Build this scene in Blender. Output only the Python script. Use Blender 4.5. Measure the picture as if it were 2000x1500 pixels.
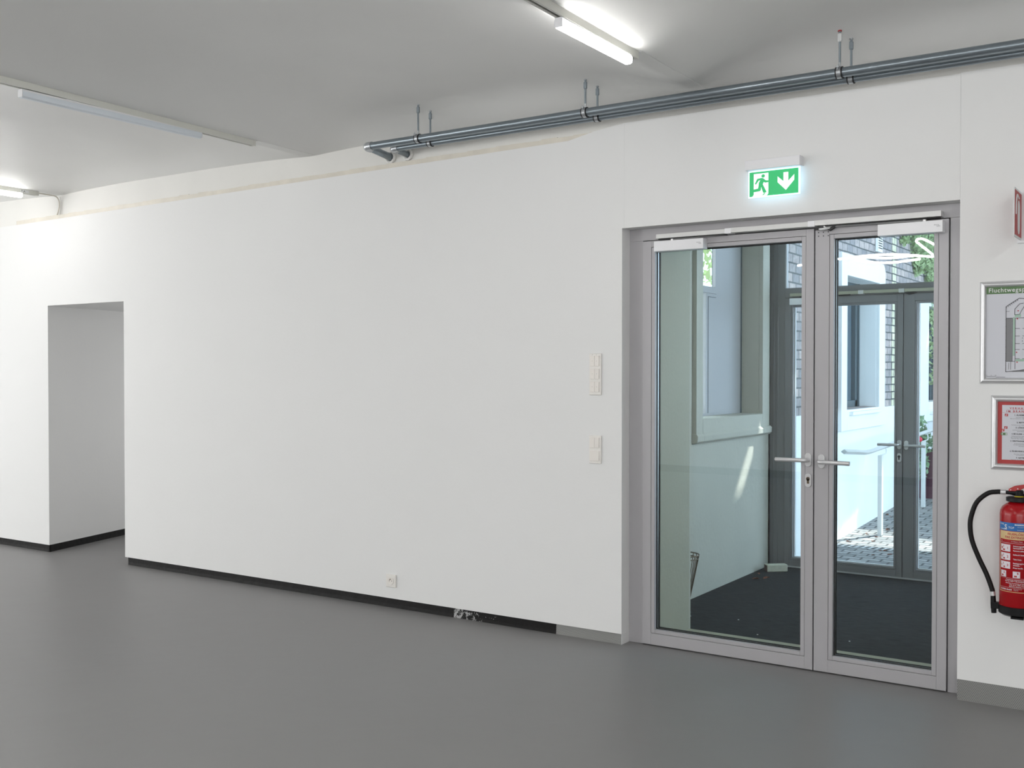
import bpy, bmesh, math, random
from mathutils import Vector, Matrix
random.seed(7)
C = bpy.context.scene.collection
SC = bpy.context.scene
for o in list(bpy.data.objects): bpy.data.objects.remove(o)

# ------------------------------------------------------------------ camera
TH, PT = math.radians(33.78), math.radians(0.9)
cd = bpy.data.cameras.new('camera'); cam = bpy.data.objects.new('camera', cd); C.objects.link(cam)
cam.location = (0, -5.08, 1.486); cam.rotation_euler = (math.radians(90)-PT, 0, TH)
cd.sensor_fit = 'HORIZONTAL'; cd.sensor_width = 36; cd.lens = 2063/2000*36
cd.shift_x = 0; cd.shift_y = 7.4/2000; cd.clip_start = .05; cd.clip_end = 200
SC.camera = cam
# ------------------------------------------------------------------ world, sun, exposure
W = bpy.data.worlds.new('sky'); SC.world = W; W.use_nodes = True
bg = W.node_tree.nodes['Background']; bg.inputs[0].default_value = (.66, .83, 1, 1); bg.inputs[1].default_value = 5.0
sd = bpy.data.lights.new('sun', 'SUN'); sun = bpy.data.objects.new('sun', sd); C.objects.link(sun)
sd.energy = 13; sd.angle = math.radians(.53); sd.color = (1, .95, .87)
sun.rotation_euler = Vector((.55, 1, 1.2)).to_track_quat('Z', 'Y').to_euler(); sun.location = (1, 9, 12)
LAMP = 32.0
FILL = 1.0
# unseen area lights added on left and rear walls to brighten the ceiling
for (lx, ly, lz, rx, rz, sx) in ((-11.97, -2.6, 1.75, 90, -90, 2.2), (-11.97, -6.4, 1.75, 90, -90, 2.2), (-10.2, -8.97, 1.75, 90, 0, 2.2), (-.2, -8.97, 1.75, 90, 0, 2.2), (2.7, -8.97, 1.75, 90, 0, 2.2)):
    ad = bpy.data.lights.new('room_fill', 'AREA'); ao = bpy.data.objects.new('room_fill', ad); C.objects.link(ao)
    ad.shape = 'RECTANGLE'; ad.size = sx; ad.size_y = 1.7; ad.energy = (88 if lx < -11 else (110 if lx < -9 else 72))*FILL; ad.color = (.99, 1, 1)
    ao.location = (lx, ly, lz); ao.rotation_euler = (math.radians(rx), 0, math.radians(rz))
SC.view_settings.view_transform = 'Standard'; SC.view_settings.look = 'None'
SC.view_settings.exposure = 0; SC.view_settings.gamma = 1; SC.view_settings.use_curve_mapping = False

# unseen area light added at the passage end to brighten its splayed side
ad = bpy.data.lights.new('passage_fill', 'AREA'); ao = bpy.data.objects.new('passage_fill', ad); C.objects.link(ao)
ad.shape = 'RECTANGLE'; ad.size = .9; ad.size_y = 1.7; ad.energy = 12; ao.location = (-7.6, 2.97, 1.1); ao.rotation_euler = (math.radians(-90), 0, 0)

# ------------------------------------------------------------------ materials
def s2l(c): return tuple(((v/255)/12.92 if v/255 <= .04045 else ((v/255+.055)/1.055)**2.4) for v in c)
def newmat(name):
    m = bpy.data.materials.new(name); m.use_nodes = True
    return m, m.node_tree, m.node_tree.nodes, m.node_tree.links, m.node_tree.nodes['Principled BSDF']
def mat(name, col, rough=.5, metal=0, var=.04, scale=8, bump=0, bscale=60, spec=.5, stretch=None):
    m, t, N, L, p = newmat(name)
    p.inputs['Roughness'].default_value = rough; p.inputs['Metallic'].default_value = metal
    p.inputs['Specular IOR Level'].default_value = spec
    tc = N.new('ShaderNodeTexCoord'); src = tc.outputs['Object']
    if stretch:
        mp = N.new('ShaderNodeMapping'); mp.inputs['Scale'].default_value = stretch; L.new(src, mp.inputs[0]); src = mp.outputs[0]
    nz = N.new('ShaderNodeTexNoise'); nz.inputs['Scale'].default_value = scale; nz.inputs['Detail'].default_value = 4
    L.new(src, nz.inputs['Vector'])
    mx = N.new('ShaderNodeMix'); mx.data_type = 'RGBA'
    mx.inputs[6].default_value = (*[v*(1-var) for v in col], 1); mx.inputs[7].default_value = (*[min(1, v*(1+var)) for v in col], 1)
    L.new(nz.outputs[0], mx.inputs[0]); L.new(mx.outputs[2], p.inputs['Base Color'])
    if bump:
        n2 = N.new('ShaderNodeTexNoise'); n2.inputs['Scale'].default_value = bscale; n2.inputs['Detail'].default_value = 5
        L.new(src, n2.inputs['Vector'])
        b = N.new('ShaderNodeBump'); b.inputs['Strength'].default_value = bump; b.inputs['Distance'].default_value = .01
        L.new(n2.outputs[0], b.inputs['Height']); L.new(b.outputs[0], p.inputs['Normal'])
    return m
def emit(name, col, st):
    m, t, N, L, p = newmat(name)
    p.inputs['Base Color'].default_value = (*col, 1); p.inputs['Emission Color'].default_value = (*col, 1); p.inputs['Emission Strength'].default_value = st
    return m
def glass(name, tint, ior=1.5):
    m, t, N, L, p = newmat(name); N.remove(p); out = N['Material Output']
    g = N.new('ShaderNodeNewGeometry'); ma = N.new('ShaderNodeMapRange')
    ma.inputs[3].default_value = ior; ma.inputs[4].default_value = 1/ior; L.new(g.outputs['Backfacing'], ma.inputs[0])
    f = N.new('ShaderNodeFresnel'); L.new(ma.outputs[0], f.inputs[0])
    tr = N.new('ShaderNodeBsdfTransparent'); tr.inputs[0].default_value = (*tint, 1)
    gl = N.new('ShaderNodeBsdfGlossy'); gl.inputs['Roughness'].default_value = 0
    mx = N.new('ShaderNodeMixShader'); L.new(f.outputs[0], mx.inputs[0]); L.new(tr.outputs[0], mx.inputs[1]); L.new(gl.outputs[0], mx.inputs[2])
    L.new(mx.outputs[0], out.inputs[0]); return m

M = {}
M['wall'] = mat('white_wall_paint', (.80, .80, .795), .65, var=.012, scale=1.3, bump=.06, bscale=45, spec=.3)
M['oldwall'] = mat('old_wall_paint', (.76, .75, .72), .6, var=.05, scale=3, bump=.25, bscale=12)
M['cream'] = mat('cream_trim_paint', (.70, .66, .58), .5, var=.16, scale=9, bump=.2, bscale=25)
M['ceil'] = mat('ceiling_plaster', (.78, .78, .765), .55, var=.05, scale=1.6, bump=.4, bscale=5)
M['alu'] = mat('grey_powder_coated_metal', (.43, .42, .435), .38, metal=.15, var=.02, scale=4)
M['alu_far'] = mat('shaded_grey_metal', (.21, .205, .215), .42, metal=.1, var=.03, scale=4)  # same grey metal as the inner door, backlit shade mixed into the colour
M['silver'] = mat('satin_silver', (.66, .66, .67), .32, metal=.55, var=.02, scale=20)
M['closer'] = mat('silver_paint', (.80, .80, .82), .38, metal=.15, var=.01)
M['rail'] = mat('rail_aluminium', (.66, .66, .65), .4, metal=.3, var=.04, scale=20)
M['steel'] = mat('brushed_steel', (.6, .6, .6), .3, metal=.9, var=.05, scale=30)
M['gasket'] = mat('black_rubber', (.012, .012, .013), .5, var=.2)
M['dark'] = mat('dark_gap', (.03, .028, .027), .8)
M['zinc'] = mat('galvanised_pipe_steel', (.26, .30, .33), .30, metal=.8, var=.22, scale=6, stretch=(.6, 6, 6))
M['zinc2'] = mat('bright_galvanised_fitting', (.50, .52, .54), .34, metal=.8, var=.3, scale=40)
M['rod'] = mat('grey_blue_rod', (.26, .30, .33), .5, metal=.4, var=.1)
M['plastic'] = mat('ivory_plastic', (.81, .785, .745), .35, var=.01)
M['plastic2'] = mat('ivory_plastic_rocker', (.83, .79, .745), .35, var=.01)
M['whitepl'] = mat('white_plastic', (.80, .80, .82), .35, var=.01)
M['trackw'] = mat('track_white', (.66, .66, .61), .4, var=.04, scale=12)
M['diff_off'] = mat('opal_diffuser_off', (.70, .75, .80), .3, var=.01)
M['diff_on'] = emit('opal_diffuser_lit', (1, .985, .96), LAMP)
M['red'] = mat('extinguisher_red', (.34, .004, .008), .22, var=.05, spec=.4)
M['redsat'] = mat('red_plastic', (.42, .03, .03), .4)
M['black'] = mat('black_plastic', (.007, .007, .008), .42, spec=.25)
M['hose'] = mat('black_hose', (.008, .0075, .0075), .5, bump=.1, bscale=200, spec=.25)
M['paper'] = mat('paper_white', (.62, .63, .68), .55, var=.02)
M['ink'] = mat('ink_dark', (.05, .05, .055), .6)
M['inkgrey'] = mat('ink_grey', (.22, .22, .23), .6)
M['labwhite'] = mat('label_white', (.72, .66, .70), .5)
M['inkred'] = mat('ink_red', (.48, .05, .06), .6)
M['signred'] = mat('sign_red', (.40, .035, .035), .5)
M['signwhite'] = mat('sign_white', (.72, .73, .73), .5)
M['cream_lab'] = mat('label_cream', (.62, .45, .22), .5)
M['blue_lab'] = mat('label_blue', (.01, .13, .40), .45)
M['planhead'] = mat('plan_header_green', (.10, .19, .08), .55)
M['plangreen'] = mat('plan_light_green', (.36, .52, .42), .6)
M['yellow'] = mat('yellow_seal', (.55, .45, .02), .5)
M['sage'] = mat('grey_green_plaster', (.48, .465, .405), .7, var=.07, scale=3, bump=.25, bscale=30)
M['olive'] = mat('olive_plaster', (.40, .385, .31), .7, var=.04, scale=4, bump=.2, bscale=40)
M['carpet'] = mat('charcoal_ribbed_mat', (.038, .039, .042), .95, var=.95, scale=70, bump=.8, bscale=90, spec=.1, stretch=(.16, 1.3, 1))
M['sill'] = mat('beige_screed', (.40, .39, .30), .75, var=.06, scale=12)
M['white_r'] = mat('white_render', (.86, .86, .85), .8, var=.04, scale=2, bump=.15, bscale=20)
M['wframe'] = mat('dark_window_frame', (.06, .085, .10), .4)
M['wglass'] = mat('dark_window_glass', (.10, .14, .17), .05, var=.1)
M['concrete'] = mat('pale_concrete_block', (.50, .49, .40), .8, var=.25, scale=30)
M['brickred'] = mat('brown_brick_end', (.12, .07, .06), .8, var=.2, scale=30)
M['railout'] = mat('pale_satin_handrail', (.72, .72, .70), .35, metal=.1, var=.03)
M['leafdry'] = mat('dry_leaf', (.24, .085, .045), .7, var=.4, scale=40)
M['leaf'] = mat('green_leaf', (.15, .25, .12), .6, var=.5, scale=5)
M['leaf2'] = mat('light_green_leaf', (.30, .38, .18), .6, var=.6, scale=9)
M['leafsun'] = mat('sunlit_pale_leaf', (.55, .70, .32), .6, var=.4, scale=9)  # sun glare on the leaves painted in as a paler green
M['bark'] = mat('bark', (.10, .07, .05), .9, var=.3, scale=12)
M['wine'] = mat('wine_red_planter', (.085, .022, .040), .6, var=.1)
M['redcap'] = mat('red_cap', (.6, .01, .05), .4)
M['brass'] = mat('bronze_wire', (.16, .12, .08), .4, metal=.6, var=.2)
M['chrome'] = mat('chrome', (.75, .75, .76), .12, metal=1, var=.01)
M['exit_green'] = emit('exit_sign_green', s2l((50, 185, 112)), .45)
M['exit_green'].node_tree.nodes['Principled BSDF'].inputs['Base Color'].default_value = (*s2l((45, 175, 105)), 1)
M['exit_white'] = emit('exit_sign_white', (.95, 1, 1), .35)
M['exit_edge'] = emit('exit_sign_light_edge', (.66, .89, 1), 1.15)
M['neon'] = emit('neon_white', (1, 1, 1), 45)
M['glass'] = glass('door_glass', (.955, .975, .965))
M['glass2'] = glass('outer_door_glass', (.93, .975, 1.0))

def floor_mat():
    m, t, N, L, p = newmat('grey_painted_floor')
    tc = N.new('ShaderNodeTexCoord')
    mp = N.new('ShaderNodeMapping'); mp.inputs['Scale'].default_value = (.35, 1.2, 1); mp.inputs['Rotation'].default_value = (0, 0, .5); L.new(tc.outputs['Object'], mp.inputs[0])
    n = N.new('ShaderNodeTexNoise'); n.inputs['Scale'].default_value = 1.1; n.inputs['Detail'].default_value = 6; n.inputs['Roughness'].default_value = .6; L.new(mp.outputs[0], n.inputs['Vector'])
    r = N.new('ShaderNodeValToRGB'); r.color_ramp.elements[0].position = .3; r.color_ramp.elements[1].position = .75
    r.color_ramp.elements[0].color = (.210, .206, .205, 1); r.color_ramp.elements[1].color = (.230, .226, .223, 1); L.new(n.outputs[0], r.inputs[0])
    v = N.new('ShaderNodeTexNoise'); v.inputs['Scale'].default_value = 46; v.inputs['Detail'].default_value = 0; L.new(tc.outputs['Object'], v.inputs['Vector'])
    gt = N.new('ShaderNodeMath'); gt.operation = 'GREATER_THAN'; gt.inputs[1].default_value = .955; L.new(v.outputs[0], gt.inputs[0])
    mx = N.new('ShaderNodeMix'); mx.data_type = 'RGBA'; L.new(gt.outputs[0], mx.inputs[0]); L.new(r.outputs[0], mx.inputs[6]); mx.inputs[7].default_value = (.4, .4, .4, 1)
    L.new(mx.outputs[2], p.inputs['Base Color'])
    rr = N.new('ShaderNodeMapRange'); rr.inputs[3].default_value = .36; rr.inputs[4].default_value = .50; L.new(n.outputs[0], rr.inputs[0]); L.new(rr.outputs[0], p.inputs['Roughness'])
    b = N.new('ShaderNodeBump'); b.inputs['Strength'].default_value = .08; n3 = N.new('ShaderNodeTexNoise'); n3.inputs['Scale'].default_value = 5; L.new(tc.outputs['Object'], n3.inputs['Vector'])
    L.new(n3.outputs[0], b.inputs['Height']); b.inputs['Distance'].default_value = .02; L.new(b.outputs[0], p.inputs['Normal'])
    return m
M['floor'] = floor_mat()

def perforated(name, base, hole, patch=False, metal=.5, wear=.0):
    """sheet with a staggered grid of small holes, laid out on (x, z)"""
    m, t, N, L, p = newmat(name); p.inputs['Roughness'].default_value = .6; p.inputs['Metallic'].default_value = metal; p.inputs['Specular IOR Level'].default_value = .2
    tc = N.new('ShaderNodeTexCoord'); sx = N.new('ShaderNodeSeparateXYZ'); L.new(tc.outputs['Object'], sx.inputs[0])
    def mth(op, a, b=None, c=None):
        n = N.new('ShaderNodeMath'); n.operation = op
        for i, v in enumerate((a, b, c)):
            if v is None: continue
            if isinstance(v, (int, float)): n.inputs[i].default_value = v
            else: L.new(v, n.inputs[i])
        return n.outputs[0]
    P_ = .0075
    def dots(ox, oz):
        a = mth('PINGPONG', mth('ADD', sx.outputs[0], 50+ox), P_/2); b = mth('PINGPONG', mth('ADD', sx.outputs[2], 50+oz), P_*.866)
        d = mth('SQRT', mth('ADD', mth('MULTIPLY', a, a), mth('MULTIPLY', b, b)))
        return mth('LESS_THAN', d, .0024)
    h = mth('MAXIMUM', dots(0, 0), dots(P_/2, P_*.866))
    mx = N.new('ShaderNodeMix'); mx.data_type = 'RGBA'; L.new(h, mx.inputs[0]); mx.inputs[6].default_value = (*base, 1); mx.inputs[7].default_value = (*hole, 1)
    outc = mx.outputs[2]
    n = N.new('ShaderNodeTexNoise'); n.inputs['Scale'].default_value = 42; n.inputs['Detail'].default_value = 5; n.inputs['Roughness'].default_value = .75; L.new(tc.outputs['Object'], n.inputs['Vector'])
    if wear:
        w = N.new('ShaderNodeMapRange'); w.inputs[1].default_value = .52; w.inputs[2].default_value = .8; w.inputs[4].default_value = wear; L.new(n.outputs[0], w.inputs[0])
        m2 = N.new('ShaderNodeMix'); m2.data_type = 'RGBA'; L.new(w.outputs[0], m2.inputs[0]); L.new(outc, m2.inputs[6]); m2.inputs[7].default_value = (.22, .20, .18, 1); outc = m2.outputs[2]
    if patch:   # flaked white paint on one stretch
        g = N.new('ShaderNodeMapRange'); g.inputs[1].default_value = -3.88+5.02; g.inputs[2].default_value = -3.55+5.02; g.inputs[3].default_value = .56; g.inputs[4].default_value = .36; L.new(sx.outputs[0], g.inputs[0])
        inn = mth('GREATER_THAN', sx.outputs[0], -3.825+5.02)
        th = mth('LESS_THAN', n.outputs[0], g.outputs[0]); k = mth('MULTIPLY', th, inn)
        k = mth('MULTIPLY', k, mth('SUBTRACT', 1, mth('MULTIPLY', h, .55))); k = mth('MULTIPLY', k, mth('LESS_THAN', sx.outputs[0], -3.50+5.02))
        m3 = N.new('ShaderNodeMix'); m3.data_type = 'RGBA'; L.new(k, m3.inputs[0]); L.new(outc, m3.inputs[6]); m3.inputs[7].default_value = (.50, .50, .50, 1); outc = m3.outputs[2]
    L.new(outc, p.inputs['Base Color']); return m
M['meshgrey'] = perforated('grey_perforated_plinth', (.34, .34, .33), (.17, .17, .165))
M['meshblack'] = perforated('black_perforated_plinth', (.012, .011, .011), (.004, .004, .004), True, .0, .06)
M['blackboard'] = mat('black_bitumen_plinth', (.008, .0075, .0075), .6, var=.8, scale=18, bump=.3, bscale=30, spec=.25)

def brick_mat(name, c1, c2, mortar, bw, rh, ax, ms=.006, bias=0, rough=.85, off=.5):
    m, t, N, L, p = newmat(name); p.inputs['Roughness'].default_value = rough
    tc = N.new('ShaderNodeTexCoord'); s = N.new('ShaderNodeSeparateXYZ'); c = N.new('ShaderNodeCombineXYZ'); L.new(tc.outputs['Object'], s.inputs[0])
    L.new(s.outputs[ax[0]], c.inputs[0]); L.new(s.outputs[ax[1]], c.inputs[1])
    b = N.new('ShaderNodeTexBrick'); b.inputs['Scale'].default_value = 1; b.inputs['Brick Width'].default_value = bw; b.inputs['Row Height'].default_value = rh
    b.inputs['Mortar Size'].default_value = ms; b.inputs['Mortar Smooth'].default_value = .2; b.inputs['Bias'].default_value = bias; b.offset = off
    b.inputs['Color1'].default_value = (*c1, 1); b.inputs['Color2'].default_value = (*c2, 1); b.inputs['Mortar'].default_value = (*mortar, 1)
    nz = N.new('ShaderNodeTexNoise'); nz.inputs['Scale'].default_value = 3; L.new(c.outputs[0], nz.inputs['Vector'])
    av = N.new('ShaderNodeVectorMath'); av.operation = 'SCALE'; av.inputs['Scale'].default_value = .012; L.new(nz.outputs[1], av.inputs[0])
    ad = N.new('ShaderNodeVectorMath'); L.new(c.outputs[0], ad.inputs[0]); L.new(av.outputs[0], ad.inputs[1]); L.new(ad.outputs[0], b.inputs['Vector'])
    n2 = N.new('ShaderNodeTexNoise'); n2.inputs['Scale'].default_value = 25; L.new(tc.outputs['Object'], n2.inputs['Vector'])
    mr = N.new('ShaderNodeMapRange'); mr.inputs[3].default_value = .6; mr.inputs[4].default_value = 1.4; L.new(n2.outputs[0], mr.inputs[0])
    mu = N.new('ShaderNodeMix'); mu.data_type = 'RGBA'; mu.blend_type = 'MULTIPLY'; mu.inputs[0].default_value = 1
    L.new(b.outputs['Color'], mu.inputs[6]); L.new(mr.outputs[0], mu.inputs[7]); L.new(mu.outputs[2], p.inputs['Base Color'])
    bp = N.new('ShaderNodeBump'); bp.inputs['Strength'].default_value = .5; bp.inputs['Distance'].default_value = .01; bp.invert = True; L.new(b.outputs['Fac'], bp.inputs['Height']); L.new(bp.outputs[0], p.inputs['Normal'])
    return m
M['brick'] = brick_mat('brown_grey_brick', (.27, .25, .26), (.52, .42, .39), (.11, .11, .11), .17, .083, (1, 2), .008)
M['brickpale'] = brick_mat('pale_yellow_brick', (.72, .68, .48), (.60, .57, .42), (.10, .10, .10), .17, .083, (1, 2), .008)
M['cobble'] = brick_mat('granite_setts', (.22, .22, .22), (.36, .35, .34), (.06, .06, .06), .17, .11, (0, 1), .010)
M['redstripe'] = brick_mat('red_clinker', (.55, .12, .09), (.42, .10, .08), (.8, .8, .8), .24, .085, (1, 2), .02)

# ------------------------------------------------------------------ mesh helpers
def B(): return bmesh.new()
def box(bm, x0, x1, y0, y1, z0, z1):
    v = [bm.verts.new(p) for p in ((x0,y0,z0),(x1,y0,z0),(x1,y1,z0),(x0,y1,z0),(x0,y0,z1),(x1,y0,z1),(x1,y1,z1),(x0,y1,z1))]
    for f in ((3,2,1,0),(4,5,6,7),(0,1,5,4),(1,2,6,5),(2,3,7,6),(3,0,4,7)): bm.faces.new([v[i] for i in f])
    return bm
def prism(bm, pts, a, b, axis='y'):
    """polygon in the two other axes, extruded from a to b along axis"""
    def P(p, t): return {'y': (p[0], t, p[1]), 'z': (p[0], p[1], t), 'x': (t, p[0], p[1])}[axis]
    A_ = [bm.verts.new(P(p, a)) for p in pts]; B_ = [bm.verts.new(P(p, b)) for p in pts]
    fs = [bm.faces.new(A_), bm.faces.new(B_[::-1])]
    n = len(pts)
    for i in range(n): fs.append(bm.faces.new((A_[i], B_[i], B_[(i+1) % n], A_[(i+1) % n])))
    bmesh.ops.recalc_face_normals(bm, faces=fs); return bm
def tube(bm, pts, r, n=16, closed=False, flat=None):
    pts = [Vector(p) for p in pts]; m = len(pts); rings = []; up = None
    R_ = r if isinstance(r, (list, tuple)) else [r]*m
    for i, p in enumerate(pts):
        a = pts[(i-1) % m] if closed or i > 0 else p; c = pts[(i+1) % m] if closed or i < m-1 else p
        d = (c-a).normalized()
        if up is None: up = Vector((0,0,1)) if abs(d.z) < .9 else Vector((1,0,0))
        s = d.cross(up).normalized(); up = s.cross(d).normalized()
        rings.append([bm.verts.new(p + R_[i]*(math.cos(2*math.pi*k/n)*s + (flat or 1)*math.sin(2*math.pi*k/n)*up)) for k in range(n)])
    fs = []
    for i in range(m if closed else m-1):
        a, b = rings[i], rings[(i+1) % m]
        for k in range(n): fs.append(bm.faces.new((a[k], a[(k+1) % n], b[(k+1) % n], b[k])))
    if not closed: fs.append(bm.faces.new(rings[0][::-1])); fs.append(bm.faces.new(rings[-1]))
    bmesh.ops.recalc_face_normals(bm, faces=fs); return bm
def cyl(bm, p0, p1, r, n=24): return tube(bm, [p0, p1], r, n)
def lathe(bm, prof, cx, cy, n=40):
    rings = [[bm.verts.new((cx+r*math.cos(2*math.pi*k/n), cy+r*math.sin(2*math.pi*k/n), z)) for k in range(n)] for r, z in prof]
    fs = []
    for a, b in zip(rings, rings[1:]):
        for k in range(n): fs.append(bm.faces.new((a[k], a[(k+1) % n], b[(k+1) % n], b[k])))
    fs.append(bm.faces.new(rings[0][::-1])); fs.append(bm.faces.new(rings[-1]))
    bmesh.ops.recalc_face_normals(bm, faces=fs); return bm
def smooth_path(pts, k=8):
    pts = [Vector(p) for p in pts]; out = []
    for i in range(len(pts)-1):
        p0, p1, p2, p3 = pts[max(i-1,0)], pts[i], pts[i+1], pts[min(i+2,len(pts)-1)]
        for j in range(k):
            t = j/k; out.append(.5*((2*p1)+(-p0+p2)*t+(2*p0-5*p1+4*p2-p3)*t*t+(-p0+3*p1-3*p2+p3)*t**3))
    out.append(pts[-1]); return out
def stadium(cx, cz, w, h, n=12):
    r = w/2; out = []
    for k in range(n+1): a = math.pi*k/n; out.append((cx+r*math.cos(a), cz+h/2-r+r*math.sin(a)))
    for k in range(n+1): a = math.pi+math.pi*k/n; out.append((cx+r*math.cos(a), cz-h/2+r+r*math.sin(a)))
    return out
def disc(cx, cz, r, n=28): return [(cx+r*math.cos(2*math.pi*k/n), cz+r*math.sin(2*math.pi*k/n)) for k in range(n)]
ORG = {}
def empty(name, loc, label, cat, group=None, kind=None):
    o = bpy.data.objects.new(name, None); C.objects.link(o); o.location = loc; o.empty_display_size = .1; ORG[o.name] = Vector(loc)
    return tag(o, label, cat, group, kind)
def tag(o, label, cat=None, group=None, kind=None):
    if label: o['label'] = label
    if cat: o['category'] = cat
    if group: o['group'] = group
    if kind: o['kind'] = kind
    return o
def obj(name, bm, m, parent=None, smooth=False, bevel=0, seg=2, label=None, ang=40):
    if parent is not None: org = ORG[parent.name]
    else:
        xs = [v.co for v in bm.verts]; org = Vector(((min(v.x for v in xs)+max(v.x for v in xs))/2, (min(v.y for v in xs)+max(v.y for v in xs))/2, min(v.z for v in xs)))
    bmesh.ops.translate(bm, verts=bm.verts, vec=-org)
    me = bpy.data.meshes.new(name); bm.to_mesh(me); bm.free(); me.materials.append(M[m])
    o = bpy.data.objects.new(name, me); C.objects.link(o)
    if parent is not None: o.parent = parent
    else: o.location = org
    ORG[o.name] = org.copy()
    if smooth:
        for f in me.polygons: f.use_smooth = True
        me.set_sharp_from_angle(angle=math.radians(ang))
    if bevel:
        b = o.modifiers.new('bevel', 'BEVEL'); b.width = bevel; b.segments = seg; b.limit_method = 'ANGLE'; b.angle_limit = math.radians(40)
        if not smooth:
            for f in me.polygons: f.use_smooth = True
            me.set_sharp_from_angle(angle=math.radians(30)); b.harden_normals = True
    if label: o['label'] = label
    return o
def struct(name, bm, m, label=None, cat=None, **k):
    o = obj(name, bm, m, **k); o['kind'] = 'structure'; o['label'] = label or name.replace('_', ' '); o['category'] = cat or name.split('_')[0]; return o
def text(bm, s, size, fn, align='LEFT', sp=1.0, bold=0, sx=1.0):
    """lay lettering out with fn(u, v) -> point"""
    c = bpy.data.curves.new('t', 'FONT'); c.body = s; c.size = size; c.align_x = align; c.resolution_u = 3; c.offset = bold; c.space_character = sp
    o = bpy.data.objects.new('t', c); me = bpy.data.meshes.new_from_object(o)
    vs = [bm.verts.new(fn(v.co.x*sx, v.co.y)) for v in me.vertices]
    for p in me.polygons:
        try: bm.faces.new([vs[i] for i in p.vertices])
        except ValueError: pass
    bpy.data.objects.remove(o); bpy.data.curves.remove(c); bpy.data.meshes.remove(me); return bm
def onwall(x, y, z): return lambda u, v: (x+u, y, z+v)

# ------------------------------------------------------------------ ceiling field
RIB = [-10.65, -7.84, -5.02, -2.2, .62, 3.44]
def cz(x, y):
    d = min(abs(x-r) for r in RIB); t = min(1, max(0, (d-.06)/1.34))
    s = .12+.88*(1-math.exp(min(0, y-.02)/.17))
    n = .006*math.sin(3.1*x+1.7*y)*math.sin(2.3*y-x*1.3)*min(1, d*2)+.004*math.sin(7*x+1)*math.sin(5*y+2)*min(1, d*2)
    return 2.915-.012*(y-.02)+.182*(1-(1-t)**3)*s+n*s
bm = B()
xs = sorted(set([round(-12+.1*i, 3) for i in range(161)] + [round(r+d, 3) for r in RIB for d in (-.2,-.15,-.1,-.06,-.03,.03,.06,.1,.15,.2) if -12 < r+d < 4]))
ys = [.03, .0, -.04, -.08, -.13, -.19, -.26, -.34, -.44, -.56, -.7, -.85] + [-1-.2*i for i in range(41)]
g = [[bm.verts.new((x, y, cz(x, y))) for x in xs] for y in ys]
for j in range(len(ys)-1):
    for i in range(len(xs)-1): bm.faces.new((g[j][i], g[j][i+1], g[j+1][i+1], g[j+1][i]))
struct('ceiling', bm, 'ceil', 'pale grey plaster ceiling of shallow vaults', smooth=True, ang=60)

# ------------------------------------------------------------------ room shell
bm = B(); box(bm, -12, 4, -9, .17, -.1, 0); box(bm, -9.2, -6.8, .17, 3.1, -.1, 0)
struct('floor', bm, 'floor', 'smooth grey painted floor')
# drywall, in panels with hairline joints
bm = B()
prism(bm, [(-12, 0), (-7.969, 0), (-8.116, .5), (-12, .5)], .058, 2.022, 'z'); box(bm, -12, -7.969, 0, .5, 2.022, 2.66)
box(bm, -7.969, -6.978, 0.0, .5, 2.022, 2.66); box(bm, -8.13, -7.969, .005, .5, 2.020, 2.10)                                # above the passage
box(bm, -6.978, -2.6832, 0, .5, .058, 2.257); box(bm, -6.978, -2.670, 0, .5, 2.257, 2.66)                                 # long blank stretch
prism(bm, [(-12, 2.66), (-2.670, 2.66), (-2.670, 2.822), (-2.86, 2.800), (-3.02, 2.768), (-8.4, 2.714), (-12, 2.700)], 0, .0295)
box(bm, -2.6694, -.9736, 0, .09, 2.257, 2.822); box(bm, -2.6685, -.9745, .09, .54, 2.262, 2.72)
box(bm, -.973, 4, 0, .54, .091, 2.826)
box(bm, -2.6835, -2.6825, .0, .54, 0, .058)
bmesh.ops.dissolve_degenerate(bm, dist=1e-6, edges=bm.edges)
struct('wall_back', bm, 'wall', 'long white plasterboard wall with passage and doorway')
bm = B(); box(bm, -12, 4, .03, .54, 2.70, 3.25); box(bm, -2.7, -.96, .02, .09, 2.26, 2.80)
struct('wall_upper', bm, 'oldwall', 'older uneven white wall above the plasterboard', 'wall')
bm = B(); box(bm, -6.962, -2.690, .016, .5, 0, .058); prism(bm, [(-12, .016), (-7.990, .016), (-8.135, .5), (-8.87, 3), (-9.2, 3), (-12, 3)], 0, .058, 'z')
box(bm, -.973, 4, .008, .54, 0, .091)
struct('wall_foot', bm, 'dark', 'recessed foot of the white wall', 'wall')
# deep splayed passage at left
bm = B(); prism(bm, [(-8.116, .5), (-8.852, 3), (-9.2, 3), (-9.2, .5)], .058, 2.10, 'z')
struct('wall_passage_left', bm, 'wall', 'white splayed side of the passage at left', 'wall')
bm = B(); box(bm, -6.978, -6.85, .5, 3.0, 0, 2.05); box(bm, -9.2, -6.8, 3, 3.1, 0, 2.10)
struct('wall_passage_right', bm, 'wall', 'white right and end sides of the passage', 'wall')
bm = B(); box(bm, -9.2, -6.8, .5, 3.1, 2.022, 2.15)
struct('ceiling_passage', bm, 'wall', 'white soffit of the passage', 'ceiling')
bm = B(); box(bm, -12.2, -12, -9, .5, 0, 3.3); struct('wall_left', bm, 'wall', 'white far left wall')
bm = B(); box(bm, 4, 4.2, -9, .5, 0, 3.3); struct('wall_right', bm, 'wall', 'white right wall')
bm = B(); box(bm, -12, 4, -9.2, -9, 0, 3.3); struct('wall_front', bm, 'wall', 'white wall behind the viewer')
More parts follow.
